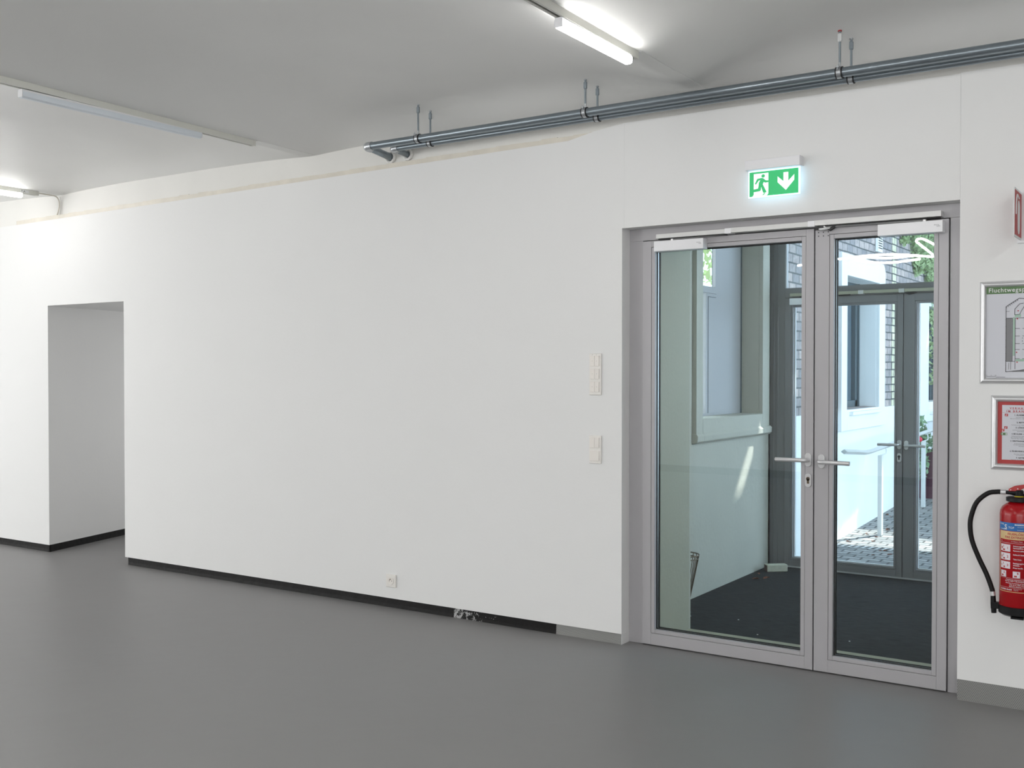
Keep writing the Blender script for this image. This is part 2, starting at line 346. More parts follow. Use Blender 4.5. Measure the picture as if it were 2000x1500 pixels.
# skirtings
bm = B(); prism(bm, [(.004, .0), (.016, 0), (.016, .060), (.010, .060), (.008, .022)], -6.945, -3.836, 'x'); struct('baseboard_back', bm, 'blackboard', 'black bitumen skirting under the long wall')
bm = B(); prism(bm, [(.005, .0), (.016, 0), (.016, .056), (.010, .056), (.008, .016)], -3.836, -3.102, 'x')
o = struct('baseboard_back', bm, 'meshblack', 'black perforated skirting with a flaked white patch')
# keep the object's x zero at a fixed place for the flaked patch
dx = -5.02-o.location.x
for v in o.data.vertices: v.co.x -= dx
o.location.x = -5.02
bm = B(); prism(bm, [(.006, .0), (.016, 0), (.016, .0585), (.010, .0585)], -3.102, -2.684, 'x'); struct('baseboard_back', bm, 'meshgrey', 'grey perforated skirting left of the glass door')
bm = B(); box(bm, -.968, 4, -.004, .0, .0, .093); box(bm, -.972, -.968, -.002, .008, 0, .093); struct('baseboard_right', bm, 'meshgrey', 'grey perforated skirting under the extinguisher')
bm = B(); prism(bm, [(.004, .0), (.016, 0), (.016, .060), (.010, .060), (.008, .022)], -12, -7.97, 'x')
prism(bm, [(-7.974, .003), (-8.856, 3), (-8.875, 3), (-7.995, .003)], 0, .0585, 'z')
struct('baseboard_left', bm, 'blackboard', 'black skirting around the passage corner at left')
bm = B(); box(bm, -12, 4, -9, -8.985, 0, .10); struct('baseboard_front', bm, 'blackboard', 'black skirting behind the viewer')
# cream strip along the top of the plasterboard
bm = B()
for i in range(54):
    a = -8.43+i*.1045; b = a+.1045; za = 2.716+(a+8.43)/5.4*.048; zb = 2.716+(b+8.43)/5.4*.048; w = random.uniform(-.003, .003)
    prism(bm, [(a, za-.02), (b, zb-.02), (b, zb+.034+w), (a, za+.036+w)], .012, .028)
struct('trim_1', bm, 'cream', 'cream timber strip along the top of the white wall')
# hairline cracks / scratches on wall are left to the paint's bump

# ------------------------------------------------------------------ inner double door
Y0, Y1 = .075, .145        # leaf front and back
D = empty('door_1', (-1.83, .11, 0), 'grey metal framed glass double door', 'door', kind='structure')
bm = B()
for a in ((-2.683, -2.600, 0, 2.192), (-1.0315, -.9735, 0, 2.192), (-2.683, -.9735, 2.192, 2.257)): box(bm, a[0], a[1], .088, .160, a[2], a[3])
obj('door_frame', bm, 'alu', D, bevel=.002)
bm = B(); box(bm, -2.6, -1.031, .12, .15, 2.187, 2.196); box(bm, -2.602, -2.594, .12, .15, .003, 2.19); box(bm, -1.663, -1.651, .105, .14, .003, 2.187); box(bm, -1.038, -1.031, .12, .15, .003, 2.19); box(bm, -2.59, -1.04, .1, .14, .0005, .006)
obj('door_seal', bm, 'gasket', D)
def leaf(x0, x1, gx0, gx1, name):
    z0, z1, g0, g1 = .006, 2.187, .090, 2.132
    b1 = .022
    bm = B()
    for a in ((x0, gx0-b1, z0, z1), (gx1+b1, x1, z0, z1), (gx0-b1, gx1+b1, z0, g0-b1), (gx0-b1, gx1+b1, g1+b1, z1)): box(bm, a[0], a[1], Y0, Y1, a[2], a[3])
    L_ = obj('door_leaf', bm, 'alu', D, bevel=.0012)
    bm = B()
    e = .0012
    for a in ((gx0-b1+e, gx0, g0-b1+e, g1+b1-e), (gx1, gx1+b1-e, g0-b1+e, g1+b1-e), (gx0, gx1, g0-b1+e, g0), (gx0, gx1, g1, g1+b1-e)):
        box(bm, a[0], a[1], Y0+.001, Y0+.024, a[2], a[3])
    obj('glazing_bead', bm, 'alu', L_, bevel=.002)
    bm = B()
    for a in ((gx0-b1, gx0+.004, g0, g1), (gx1-.004, gx1+b1, g0, g1), (gx0, gx1, g0-b1, g0+.004), (gx0, gx1, g1-.004, g1+b1)):
        box(bm, a[0], a[1], Y0+.0245, Y0+.0285, a[2], a[3]); box(bm, a[0], a[1], Y0+.0555, Y0+.060, a[2], a[3])
    obj('gasket', bm, 'gasket', L_, label='black rubber gasket round the pane')
    bm = B()
    for a in ((gx0-b1, gx0+.0, g0, g1), (gx1, gx1+b1, g0, g1), (gx0, gx1, g0-b1, g0), (gx0, gx1, g1, g1+b1)): box(bm, a[0], a[1], Y0+.035, Y0+.050, a[2], a[3])
    obj('spacer_bar', bm, 'steel', L_)
    bm = B(); box(bm, gx0-.01, gx1+.01, Y0+.029, Y0+.034, g0-.01, g1+.01); obj('glass_pane', bm, 'glass', L_)
    return L_
LL = leaf(-2.597, -1.660, -2.523, -1.722, 'left'); LR = leaf(-1.654, -1.035, -1.562, -1.100, 'right')
def lever(xc, z, s, y, parent, m='silver', k=1):
    """lever handle on an oval rose; s = -1 points left"""
    bm = B(); prism(bm, stadium(xc, z, .031*k, .070*k), y-.008, y); R1 = obj('rosette', bm, m, parent, bevel=.002)
    bm = B(); pts = [(xc, y-.006, z), (xc, y-.030, z), (xc, y-.044, z), (xc+s*.008, y-.052, z), (xc+s*.028, y-.055, z), (xc+s*.09, y-.055, z), (xc+s*.150, y-.052, z-.001)]
    tube(bm, smooth_path(pts, 5), .0105*k, 14); obj('lever', bm, m, R1, smooth=True)
lever(-1.684, 1.048, -1, Y0, D); lever(-1.617, 1.043, 1, Y0, D)
bm = B(); prism(bm, stadium(-1.683, .946, .031, .070), Y0-.008, Y0); KP = obj('keyhole_plate', bm, 'silver', D, bevel=.002)
bm = B(); prism(bm, disc(-1.683, .954, .0095), Y0-.0095, Y0-.0075); prism(bm, [(-1.688, .930), (-1.678, .930), (-1.678, .952), (-1.688, .952)], Y0-.0095, Y0-.0075); obj('lock_cylinder', bm, 'brass', KP)
bm = B(); prism(bm, disc(-1.683, .955, .0045), Y0-.0102, Y0-.009); obj('keyway', bm, 'gasket', KP)
# slide rail along the head with two couplers, one closer body on each leaf
bm = B(); box(bm, -2.497, -2.106, .030, .087, 2.191, 2.214); box(bm, -2.076, -1.675, .030, .087, 2.193, 2.217); box(bm, -1.645, -1.060, .030, .087, 2.195, 2.221)
SR = obj('slide_rail', bm, 'rail', D, bevel=.001)
bm = B(); box(bm, -2.108, -2.074, .0285, .087, 2.190, 2.2165); obj('rail_coupler', bm, 'closer', SR)
bm = B(); box(bm, -1.677, -1.643, .0285, .087, 2.192, 2.2195); obj('rail_coupler', bm, 'closer', SR)
bm = B(); box(bm, -2.49, -2.11, .045, .075, 2.186, 2.192); box(bm, -1.60, -1.07, .045, .075, 2.190, 2.196); obj('rail_slot', bm, 'gasket', SR)
for (a, b, ax, bx) in ((-2.504, -2.222, -2.41, -2.125), (-1.341, -1.051, -1.135, -1.60)):
    bm = B(); box(bm, a, b, .020, Y0, 2.122, 2.176); CB = obj('door_closer', bm, 'closer', D, bevel=.0015)
    bm = B(); cyl(bm, (ax, .05, 2.174), (ax, .05, 2.186), .010); tube(bm, [(ax, .050, 2.184), (bx, .055, 2.190)], .005, 10); cyl(bm, (bx, .055, 2.186), (bx, .055, 2.194), .008)
    obj('closer_arm', bm, 'steel', CB)
    bm = B(); s = .0085; text(bm, 'dorma', s, onwall(b-.038, .0195, 2.153)); text(bm, 'kaba', s, onwall(b-.026, .0195, 2.147)); obj('closer_logo', bm, 'inkgrey', CB)
bm = B(); tube(bm, smooth_path([(-1.625, .05, 2.180), (-1.610, .035, 2.177), (-1.590, .035, 2.178), (-1.575, .05, 2.182)], 4), .0055, 10); obj('coordinator_hook', bm, 'signwhite', D, smooth=True, label='small white hook under the rail')
bm = B(); prism(bm, [(-1.585, 2.172), (-1.560, 2.190), (-1.545, 2.190), (-1.560, 2.178), (-1.578, 2.168)], .045, .07); box(bm, -1.652, -1.625, .045, .074, 2.178, 2.188); obj('coordinator_lever', bm, 'gasket', D, label='small black latch lever under the rail')
for i in range(3):
    for j in range(2):
        bm = B(); prism(bm, disc(-1.638+.024*i, 2.166-.018*j, .0028, 10), Y0-.0008, Y0+.001); obj('screw_hole', bm, 'gasket', LR)

# ------------------------------------------------------------------ wall fittings
def tagset(o, label, cat, group=None): return tag(o, label, cat, group)
def plate(x0, x1, z0, z1, label, cells, name='light_switch', cat='light switch'):
    e = empty(name, ((x0+x1)/2, 0, z0), label, cat)
    bm = B(); box(bm, x0, x1, -.009, 0, z0, z1); obj('cover_plate', bm, 'plastic', e, bevel=.003, seg=3)
    for (a, b, c, d, ind) in cells:
        bm = B(); box(bm, a, b, -.0135, -.008, c, d); r = obj('rocker', bm, 'plastic2', e, bevel=.0012)
        if ind:
            bm = B(); prism(bm, disc((a+b)/2, (c+d)/2, .0013, 8), -.0139, -.013); obj('indicator_dot', bm, 'inkgrey', r)
    return e
x0, x1 = -2.882, -2.806
cells = []
for k, zc in enumerate((1.542, 1.471, 1.400)):
    cells += [(x0+.010, x0+.0365, zc-.028, zc+.028, 1), (x0+.0375, x0+.064, zc-.028, zc+.028, 1)]
sw = plate(x0, x1, 1.355, 1.583, 'upper ivory switch panel with three pairs of dotted push buttons', cells)
for a in (.022, .047):
    bm = B(); prism(bm, disc(x0+a, 1.576, .0015, 8), -.0094, -.0085); obj('status_dot', bm, 'inkgrey', sw)
z = (1.094, 1.021)
plate(x0, x1, .979, 1.133, 'lower ivory double switch plate left of the glass door', [(x0+.010, x0+.0365, z[0]-.028, z[0]+.028, 0), (x0+.0375, x0+.064, z[0]-.028, z[0]+.028, 0), (x0+.010, x0+.064, z[1]-.028, z[1]+.028, 0)])
s_ = empty('power_socket', (-4.307, 0, .129), 'single ivory power socket low on the long white wall', 'socket')
bm = B(); box(bm, -4.347, -4.268, -.010, 0, .130, .210); obj('cover_plate', bm, 'plastic', s_, bevel=.003, seg=3)
bm = B(); xc, zc = -4.3075, .170
prism(bm, disc(xc, zc, .0225, 32), -.0115, -.0095); obj('socket_well', bm, 'plastic2', s_)
bm = B(); tube(bm, [(xc+.0225*math.cos(2*math.pi*k/32), -.0115, zc+.0225*math.sin(2*math.pi*k/32)) for k in range(32)], .0018, 8, True); obj('well_rim', bm, 'plastic', s_, smooth=True)
for q in (-.009, .009):
    bm = B(); prism(bm, disc(xc+q, zc, .0026, 10), -.0122, -.011); obj('contact_hole', bm, 'gasket', s_)
bm = B(); cyl(bm, (xc, -.010, zc+.011), (xc, -.0215, zc+.011), .0025, 10); obj('earth_pin', bm, 'brass', s_)

# exit sign
E_ = empty('exit_sign', (-1.83, 0, 2.345), 'lit green running man and down arrow sign above the glass door', 'exit sign')
bm = B(); box(bm, -1.968, -1.690, -.056, -.012, 2.483, 2.531); box(bm, -1.965, -1.688, -.010, 0, 2.485, 2.529); obj('housing', bm, 'whitepl', E_, bevel=.002)
bm = B(); box(bm, -1.955, -1.693, -.040, -.033, 2.346, 2.479); obj('light_guide_panel', bm, 'exit_edge', E_, bevel=.001)
py = -.0412
bm = B(); box(bm, -1.949, -1.701, py, -.0401, 2.352, 2.473); obj('green_panel', bm, 'exit_green', E_)
px0, pz0 = -1.949, 2.352; u = .248/800; v_ = .121/395      # from the sign's own layout grid 800 x 395
def sp(a, b): return (px0+a*u, pz0+b*v_)
bm = B(); yy = py-.0006
prism(bm, [sp(*p) for p in ((50, 0), (72, 30), (72, 365), (315, 365), (315, 30), (290, 0))], yy, yy+.0005); obj('door_symbol', bm, 'exit_white', E_)
bm = B(); prism(bm, [sp(*p) for p in ((600, 60), (735, 210), (735, 300), (640, 205), (640, 345), (560, 345), (560, 205), (465, 290), (465, 195))], yy, yy+.0005); obj('down_arrow', bm, 'exit_white', E_)
bm = B(); y2 = yy-.0005
prism(bm, [sp(229+29*math.cos(k/20*6.2832), 320+27*math.sin(k/20*6.2832)) for k in range(20)], y2, y2+.0004)
man = ((92,205),(112,192),(150,248),(182,258),(158,215),(152,150),(144,124),(60,112),(38,88),(64,72),(176,80),(192,98),(196,150),(228,58),(242,46),(284,56),(278,76),(222,188),(240,224),(262,208),(315,214),(315,240),(272,246),(230,284),(205,290),(132,282))
prism(bm, [sp(*p) for p in man], y2, y2+.0004)
prism(bm, [sp(*p) for p in ((215, 12), (245, 42), (270, 46), (240, 16))], y2, y2+.0004); obj('running_figure', bm, 'exit_green', E_)

# framed escape plan
def snapframe(e, x0, x1, z0, z1, w=.026):
    """rounded aluminium snap frame with mitred corners"""
    c = [((x0, z0), (x0+w, z0+w)), ((x1, z0), (x1-w, z0+w)), ((x1, z1), (x1-w, z1-w)), ((x0, z1), (x0+w, z1-w))]
    prof = [(0, 0), (0, -.004), (.15, -.010), (.4, -.0145), (.65, -.0135), (.9, -.008), (1, -.003)]
    for k in range(4):
        (oa, ia), (ob, ib) = c[k], c[(k+1) % 4]; bm = B(); A_ = []; B__ = []
        for t, y in prof:
            A_.append(bm.verts.new((oa[0]+(ia[0]-oa[0])*t, y, oa[1]+(ia[1]-oa[1])*t))); B__.append(bm.verts.new((ob[0]+(ib[0]-ob[0])*t, y, ob[1]+(ib[1]-ob[1])*t)))
        fs = [bm.faces.new((A_[i], B__[i], B__[i+1], A_[i+1])) for i in range(len(prof)-1)]
        fs.append(bm.faces.new(A_)); fs.append(bm.faces.new(B__)); bmesh.ops.recalc_face_normals(bm, faces=fs)
        obj('frame_rail', bm, 'silver', e, smooth=True, ang=60)
x0, x1, z0, z1 = -.886, -.542, 1.431, 1.883
P1 = empty('escape_plan', ((x0+x1)/2, 0, z0), 'larger silver framed escape plan poster with green header', 'framed plan')
snapframe(P1, x0, x1, z0, z1)
ix, iz0, iz1 = x0+.026, z0+.026, z1-.026
bm = B(); box(bm, ix, x1-.026, -.0025, -.0005, iz0, iz1); PP = obj('paper', bm, 'paper', P1)
bm = B(); box(bm, ix, x1-.026, -.0031, -.0026, iz1-.030, iz1); obj('header_band', bm, 'planhead', PP)
bm = B(); text(bm, 'Fluchtwegsplan', .0265, onwall(ix+.008, -.0035, iz1-.0225), bold=.0003, sp=1.12, sx=1.0); obj('header_text', bm, 'signwhite', PP)
# plan drawing
ox, oz = ix+.080, iz0+.026
yv = -.0030
def seg(bm, pts, w=.0022, y=yv):
    for (a, b), (c, d) in zip(pts, pts[1:]):
        L_ = math.hypot(c-a, d-b); nx, nz = -(d-b)/L_*w/2, (c-a)/L_*w/2
        prism(bm, [(a+nx, b+nz), (a-nx, b-nz), (c-nx, d-nz), (c+nx, d+nz)], y, y+.0003)
bm = B(); box(bm, ox, ox+.024, yv, yv+.0004, oz+.046, oz+.235); prism(bm, [(ox+.02, oz+.0), (ox+.2, oz+.0), (ox+.2, oz+.02), (ox+.075, oz+.012)], yv, yv+.0004); obj('plan_courtyard', bm, 'inkgrey', PP)
bm = B(); box(bm, ox+.028, ox+.036, yv, yv+.0003, oz+.07, oz+.24); box(bm, ox+.04, ox+.2, yv, yv+.0003, oz+.046, oz+.056); box(bm, ox+.035, ox+.06, yv, yv+.0003, oz+.24, oz+.252); box(bm, ox+.14, ox+.150, yv, yv+.0003, oz+.056, oz+.24); obj('plan_routes', bm, 'plangreen', PP)
bm = B(); y_ = yv-.0003
seg(bm, [(ox, oz+.0), (ox, oz+.287), (ox+.052, oz+.322), (ox+.115, oz+.315), (ox+.175, oz+.28), (ox+.175, oz+.02), (ox, oz)], .0026, y_)
seg(bm, [(ox+.026, oz+.045), (ox+.026, oz+.236)], .002, y_); seg(bm, [(ox, oz+.046), (ox+.036, oz+.046)], .002, y_); seg(bm, [(ox, oz+.236), (ox+.026, oz+.236)], .002, y_)
seg(bm, [(ox+.037, oz+.012), (ox+.037, oz+.236)], .002, y_); seg(bm, [(ox+.037, oz+.236), (ox+.175, oz+.236)], .0022, y_)
for zz in (.058, .098, .124, .157, .190): seg(bm, [(ox+.037, oz+zz), (ox+.056, oz+zz)], .0018, y_); seg(bm, [(ox+.066, oz+zz), (ox+.14, oz+zz)], .0018, y_)
seg(bm, [(ox+.035, oz+.25), (ox+.035, oz+.275), (ox+.055, oz+.298), (ox+.07, oz+.30)], .0024, y_); seg(bm, [(ox+.035, oz+.25), (ox+.055, oz+.252), (ox+.062, oz+.268), (ox+.075, oz+.29)], .002, y_)
seg(bm, [(ox+.012, oz+.01), (ox+.012, oz+.040)], .0014, y_); seg(bm, [(ox+.020, oz+.01), (ox+.020, oz+.045)], .0014, y_); seg(bm, [(ox, oz+.266), (ox+.014, oz+.266)], .0014, y_)
for i in range(7): seg(bm, [(ox+.002, oz+.05+i*.03), (ox-.002, oz+.05+i*.03)], .0016, y_); a = i/7; seg(bm, [(ox+.052*a, oz+.287+.035*a), (ox+.052*a+.002, oz+.287+.035*a-.006)], .0022, y_)
for (a, b) in ((.066, .135), (.066, .148), (.09, .135), (.09, .148)): prism(bm, disc(ox+a, oz+b, .0018, 8), y_, y_+.0003)
seg(bm, [(ix+.002, iz0+.006), (ix+.040, iz0+.006)], .0014, y_); seg(bm, [(ix+.040, iz0+.0035), (ix+.078, iz0+.0035)], .0014, y_)
text(bm, '0          10         20m', .005, onwall(ix+.002, y_, iz0+.009)); obj('plan_lines', bm, 'ink', PP)
for a, b in ((.046, .265), (.043, .230), (.041, .083), (.043, .040)):
    bm = B(); box(bm, ox+a, ox+a+.005, y_-.0002, y_, oz+b, oz+b+.005); obj('plan_symbol', bm, 'inkred', PP)
# framed fire rules
x0, x1, z0, z1 = -.838, -.590, 1.051, 1.379
P2 = empty('fire_rules_board', ((x0+x1)/2, 0, z0), 'smaller silver framed notice with red border above the extinguisher', 'framed notice')
snapframe(P2, x0, x1, z0, z1, .028)
ix, iz0, iz1, jx = x0+.028, z0+.028, z1-.028, x1-.028
bm = B(); box(bm, ix, jx, -.0022, -.0005, iz0, iz1); PB = obj('red_border_sheet', bm, 'signred', P2)
bm = B(); box(bm, ix+.017, jx-.017, -.0028, -.0023, iz0+.017, iz1-.014); obj('notice_paper', bm, 'paper', PB)
cx_ = (ix+jx)/2; h = iz1-iz0
def ctext(bm, s, size, frac, bold=0, dx=0): text(bm, s, size, onwall(cx_+dx, -.0033, iz1-frac*h), 'CENTER', bold=bold)
bm = B(); ctext(bm, 'V E R H A L T E N', .0125, .118, .0003); ctext(bm, 'I M   B R A N D F A L L', .0125, .168, .0003); box(bm, cx_-.062, cx_+.062, -.0033, -.0031, iz1-.124*h, iz1-.122*h); box(bm, cx_-.078, cx_+.078, -.0033, -.0031, iz1-.174*h, iz1-.172*h); obj('red_heading', bm, 'inkred', PB)
bm = B()
for s, f, sz in (('1. ALARMIEREN', .222, .0088), ('2. RETTEN', .342, .0088), ('3. LÖSCHEN', .425, .0088), ('4. BEI ALARM - GEBÄUDE', .525, .0072), ('5. VERSTÄNDIGEN bei Brand', .640, .0072), ('6. FEUERWEHR EINWEISEN', .805, .0078), ('7. NOTRUF', .912, .0088)): ctext(bm, s, sz, f, .0003)
for s, f in (('Feuerwehr Notruf 122', .255), ('Gibt an: wo brennt es - was brennt - wie viele', .276), ('Personen aus der Gefahrenzone bringen', .378), ('Löschversuch mit Handfeuerlöscher', .460), ('durch Mitarbeiter', .480), ('Gebäude bei Alarm über die Fluchtwege', .558), ('Keine Aufzüge benutzen - Türen schließen', .578), ('Nach dem Alarm Sammelplatz aufsuchen', .598), ('den Brandschutzbeauftragten', .678), ('die Haustechnik und die Leitung', .698), ('informieren', .718), ('Besonders Gefahren mitteilen', .846), ('und Menschen retten', .864), ('Feuerwehr 122  Polizei 133  Rettung 144', .938)): ctext(bm, s, .0050, f)
obj('notice_text', bm, 'ink', PB)
for a, f in ((.028, .222), (.026, .425), (.014, .468)):
    bm = B(); box(bm, ix+a, ix+a+.013, -.0034, -.0029, iz1-f*h-.003, iz1-f*h+.008); obj('red_pictogram', bm, 'inkred', PB)
bm = B(); box(bm, ix+.012, ix+.038, -.0034, -.0029, iz1-.530*h-.003, iz1-.530*h+.008); obj('green_pictogram', bm, 'planhead', PB)
bm = B(); f = .530; box(bm, ix+.0165, ix+.0205, -.0036, -.0034, iz1-f*h, iz1-f*h+.005); box(bm, ix+.032, ix+.036, -.0036, -.0034, iz1-f*h-.002, iz1-f*h+.007)
obj('exit_mark', bm, 'signwhite', PB)
for a, f in ((.028, .222), (.026, .425), (.014, .468)):
    bm = B(); prism(bm, [(ix+a+.003, iz1-f*h-.001), (ix+a+.006, iz1-f*h-.001), (ix+a+.009, iz1-f*h+.005), (ix+a+.007, iz1-f*h+.006)], -.0036, -.0034); obj('pictogram_mark', bm, 'signwhite', PB)
# flag sign standing out from the wall
FS = empty('extinguisher_flag_sign', (-.722, 0, 2.06), 'red and white sign projecting from the wall at the right edge', 'sign')
bm = B(); box(bm, -.7235, -.7195, -.205, -.004, 2.055, 2.262); obj('clear_plate', bm, 'signwhite', FS)
bm = B(); box(bm, -.7245, -.7185, -.198, -.010, 2.064, 2.253); obj('red_field', bm, 'signred', FS)
bm = B()
for sx in (-.7255, -.7180):
    prism(bm, stadium(-.100, 2.145, .060, .145), sx, sx+.0005, 'x'); tube(bm, smooth_path([(sx+.0002, -.10, 2.225), (sx+.0002, -.15, 2.235), (sx+.0002, -.175, 2.20), (sx+.0002, -.18, 2.15)], 5), .004, 8)
obj('extinguisher_symbol', bm, 'signwhite', FS)
bm = B(); box(bm, -.735, -.708, -.02, 0, 2.045, 2.27); obj('wall_bracket', bm, 'whitepl', FS)

# ------------------------------------------------------------------ fire extinguisher
ecx, ecy, er = -.708, -.100, .0765
X_ = empty('fire_extinguisher', (ecx, ecy, .43), 'red foam fire extinguisher with black hose hung on the right wall', 'fire extinguisher')
bm = B(); lathe(bm, [(.03, .462), (.070, .464), (er, .474), (er, .872), (.0745, .888), (.066, .904), (.050, .917), (.034, .924), (.028, .930)], ecx, ecy, 56); BD = obj('cylinder_body', bm, 'red', X_, smooth=True, ang=50)
bm = B(); lathe(bm, [(.02, .435), (.064, .437), (.0785, .446), (.0800, .479), (.0770, .480)], ecx, ecy, 48); box(bm, ecx-.108, ecx-.070, ecy-.013, ecy+.013, .455, .482); box(bm, ecx-.02, ecx+.03, ecy-.07, ecy+.02, .430, .437); FT = obj('base_ring', bm, 'black', X_, smooth=True)
bm = B(); lathe(bm, [(.046, .925), (.052, .928), (.052, .943), (.044, .946)], ecx, ecy, 40); CO = obj('collar', bm, 'black', X_, smooth=True)
bm = B(); lathe(bm, [(.018, .944), (.019, .950)], ecx, ecy-.001, 24); obj('seal_ring', bm, 'yellow', CO)
bm = B(); lathe(bm, [(.017, .944), (.018, .97), (.014, .975)], ecx, ecy, 20); tube(bm, [(ecx-.052, ecy, .962), (ecx-.035, ecy, .962), (ecx-.02, ecy, .962), (ecx, ecy, .960)], [.008, .009, .012, .014], 16)
tube(bm, smooth_path([(ecx, ecy, .968), (ecx+.015, ecy, .955), (ecx+.05, ecy, .957), (ecx+.10, ecy, .962)], 4), .006, 10); VH = obj('valve_head', bm, 'black', X_, smooth=True)
bm = B(); prism(bm, [(ecx-.040, .969), (ecx-.040, .979), (ecx-.018, .992), (ecx+.02, 1.000), (ecx+.11, 1.010), (ecx+.11, 1.004), (ecx+.03, .990), (ecx+.005, .976), (ecx+.002, .966), (ecx-.01, .970)], ecy-.011, ecy+.011); obj('lever_handle', bm, 'redsat', X_, bevel=.0015)
for q, w in ((-.032, .975), (-.004, .981)):
    bm = B(); prism(bm, disc(ecx+q, w, .0022, 10), ecy-.012, ecy-.010); obj('handle_pin', bm, 'silver', VH)
hp = [(ecx-.074, ecy, .9625), (ecx-.088, ecy, .962), (ecx-.125, ecy, .953), (ecx-.168, ecy-.005, .912), (ecx-.190, ecy-.006, .850), (ecx-.1945, ecy-.006, .800), (ecx-.186, ecy-.004, .740), (ecx-.160, ecy-.002, .670), (ecx-.128, ecy, .600), (ecx-.108, ecy, .545), (ecx-.102, ecy, .520), (ecx-.099, ecy, .480)]
bm = B(); tube(bm, smooth_path(hp, 8), .0104, 18); HO = obj('hose', bm, 'hose', X_, smooth=True)
bm = B(); cyl(bm, (ecx-.073, ecy, .9625), (ecx-.052, ecy, .962), .0112); obj('hose_ferrule', bm, 'silver', HO, smooth=True)
bm = B(); cyl(bm, (ecx-.1035, ecy, .527), (ecx-.1010, ecy, .509), .0115); obj('hose_ferrule', bm, 'silver', HO, smooth=True)
bm = B(); tube(bm, [(ecx-.1008, ecy, .508), (ecx-.099, ecy, .470), (ecx-.097, ecy, .434)], [.0105, .0118, .0105], 18); obj('nozzle', bm, 'black', HO, smooth=True)
for q, w in ((.86, .90), (.50, .53)):
    bm = B(); box(bm, ecx-.02, ecx+.02, ecy+.07, 0, q, w); obj('wall_hook', bm, 'steel', X_)
def oncyl(a0, z0, rr=er): return lambda u, v: (ecx+rr*math.cos(a0+u/er), ecy+rr*math.sin(a0+u/er), z0+v)
A0 = math.radians(205)      # left margin of the printed panel as seen from the room
def patch_(bm, u0, u1, z0, z1, rr):
    n = max(2, int(abs(u1-u0)/.004)+1); f = oncyl(A0, 0, rr); vs = [(bm.verts.new(f(u0+(u1-u0)*i/n, z0)), bm.verts.new(f(u0+(u1-u0)*i/n, z1))) for i in range(n+1)]
    for p, q in zip(vs, vs[1:]): bm.faces.new((p[0], q[0], q[1], p[1]))
r1, r2, r3, r4 = er+.0004, er+.0007, er+.0010, er+.0013
LW = .200
def ot(bm, t_, size, u0, z0, rr=None, **k): text(bm, t_, size, oncyl(A0+u0/er, z0, rr or r2), **k)
bm = B(); patch_(bm, 0, LW, .806, .841, r1); LB = obj('blue_label', bm, 'blue_lab', BD)
bm = B(); patch_(bm, .0065, LW, .769, .804, r1); patch_(bm, .0065, .0095, .548, .769, r1); patch_(bm, .0065, LW, .545, .5475, r1); obj('cream_label', bm, 'cream_lab', BD)
bm = B(); ot(bm, 'TOTAL', .0085, .006, .830, bold=.0003); ot(bm, 'S', .028, .036, .8125, bold=.0004); ot(bm, 'TOP', .0125, .055, .816); ot(bm, 'BRANDSCHUTZ', .0050, .012, .8105, bold=.0002)
ot(bm, 'BRANDSCHUTZ GMBH', .0062, .081, .8315, bold=.0004); ot(bm, 'Wartung und Service', .0045, .092, .823); ot(bm, 'Feuerlöscher', .0045, .092, .810); obj('blue_label_text', bm, 'signwhite', LB)
bm = B(); ot(bm, 'FEUERLÖSCHER', .0132, .098, .7885, align='CENTER', bold=.0004); ot(bm, 'FIRE EXTINGUISHER', .0132, .098, .7745, align='CENTER', bold=.0004); obj('heading_text', bm, 'signred', BD)
bm = B(); ot(bm, '6 l Schaum / Foam', .0060, .090, .760, align='CENTER'); ot(bm, 'Typ', .0055, .016, .760); patch_(bm, .012, LW, .7535, .7545, r2)
for i, (a, b, c) in enumerate((('Sicherungsstift', 'herausziehen.', 'Remove safety pin.'), ('Schlauch fassen.', '', 'Take hose.'), ('Betätigungshebel', 'drücken.', 'Press handle.'))):
    zz = .7475-i*.0365; ot(bm, a, .0075, .076, zz-.0075, bold=.0002); ot(bm, b, .0075, .076, zz-.0160, bold=.0002); ot(bm, c, .0075, .076, zz-.0270, bold=.0002)
patch_(bm, .012, LW, .6045, .6052, r2); patch_(bm, .012, LW, .5640, .5647, r2)
for t_, zz in (('Vorsicht bei elektrischen Anlagen', .5965), ('Nur bis 1000 V. Mindestabstand 1 m', .590), ('Attention in presence of electricity', .582), ('Only up to 1000 volts', .575), ('Minimum distance 1 m', .568)): ot(bm, t_, .0065, .090, zz, align='CENTER', bold=.0001)
ot(bm, 'GLORIA GmbH', .0085, .016, .553, bold=.0003); ot(bm, 'Diestedder Str. 39', .0042, .078, .558); ot(bm, 'Wadersloh', .0042, .078, .553)
obj('instruction_text', bm, 'labwhite', BD)
for i in range(3):
    zz = .7475-i*.0365
    bm = B(); patch_(bm, .0147, .0640, zz-.030, zz, r2); PK = obj('pictogram_field', bm, 'labwhite', BD)
    bm = B(); ot(bm, str(i+1), .014, .049, zz-.020, r3, bold=.0005); obj('step_number', bm, 'signred', PK)
    for k, q in enumerate(((.020, .027, .020, .011), (.028, .040, .027, .020), (.030, .033, .013, .005))):
        bm = B(); patch_(bm, q[0]+.002*i*(k == 1), q[1]-.002*i*(k == 0), zz-q[2], zz-q[3], r3); obj('pictogram_mark', bm, 'signred', PK)
for t_, u0, u1 in (('A', .0165, .046), ('B', .075, .103)):
    bm = B(); patch_(bm, u0, u1, .608, .635, r2); PK = obj('pictogram_field', bm, 'labwhite', BD)
    bm = B(); ot(bm, t_, .012, u0+.016, .623, r3, bold=.0004); obj('fire_class_letter', bm, 'signred', PK)
    bm = B(); patch_(bm, u0+.005, u0+.016, .611, .618, r3); obj('pictogram_mark', bm, 'signred', PK)

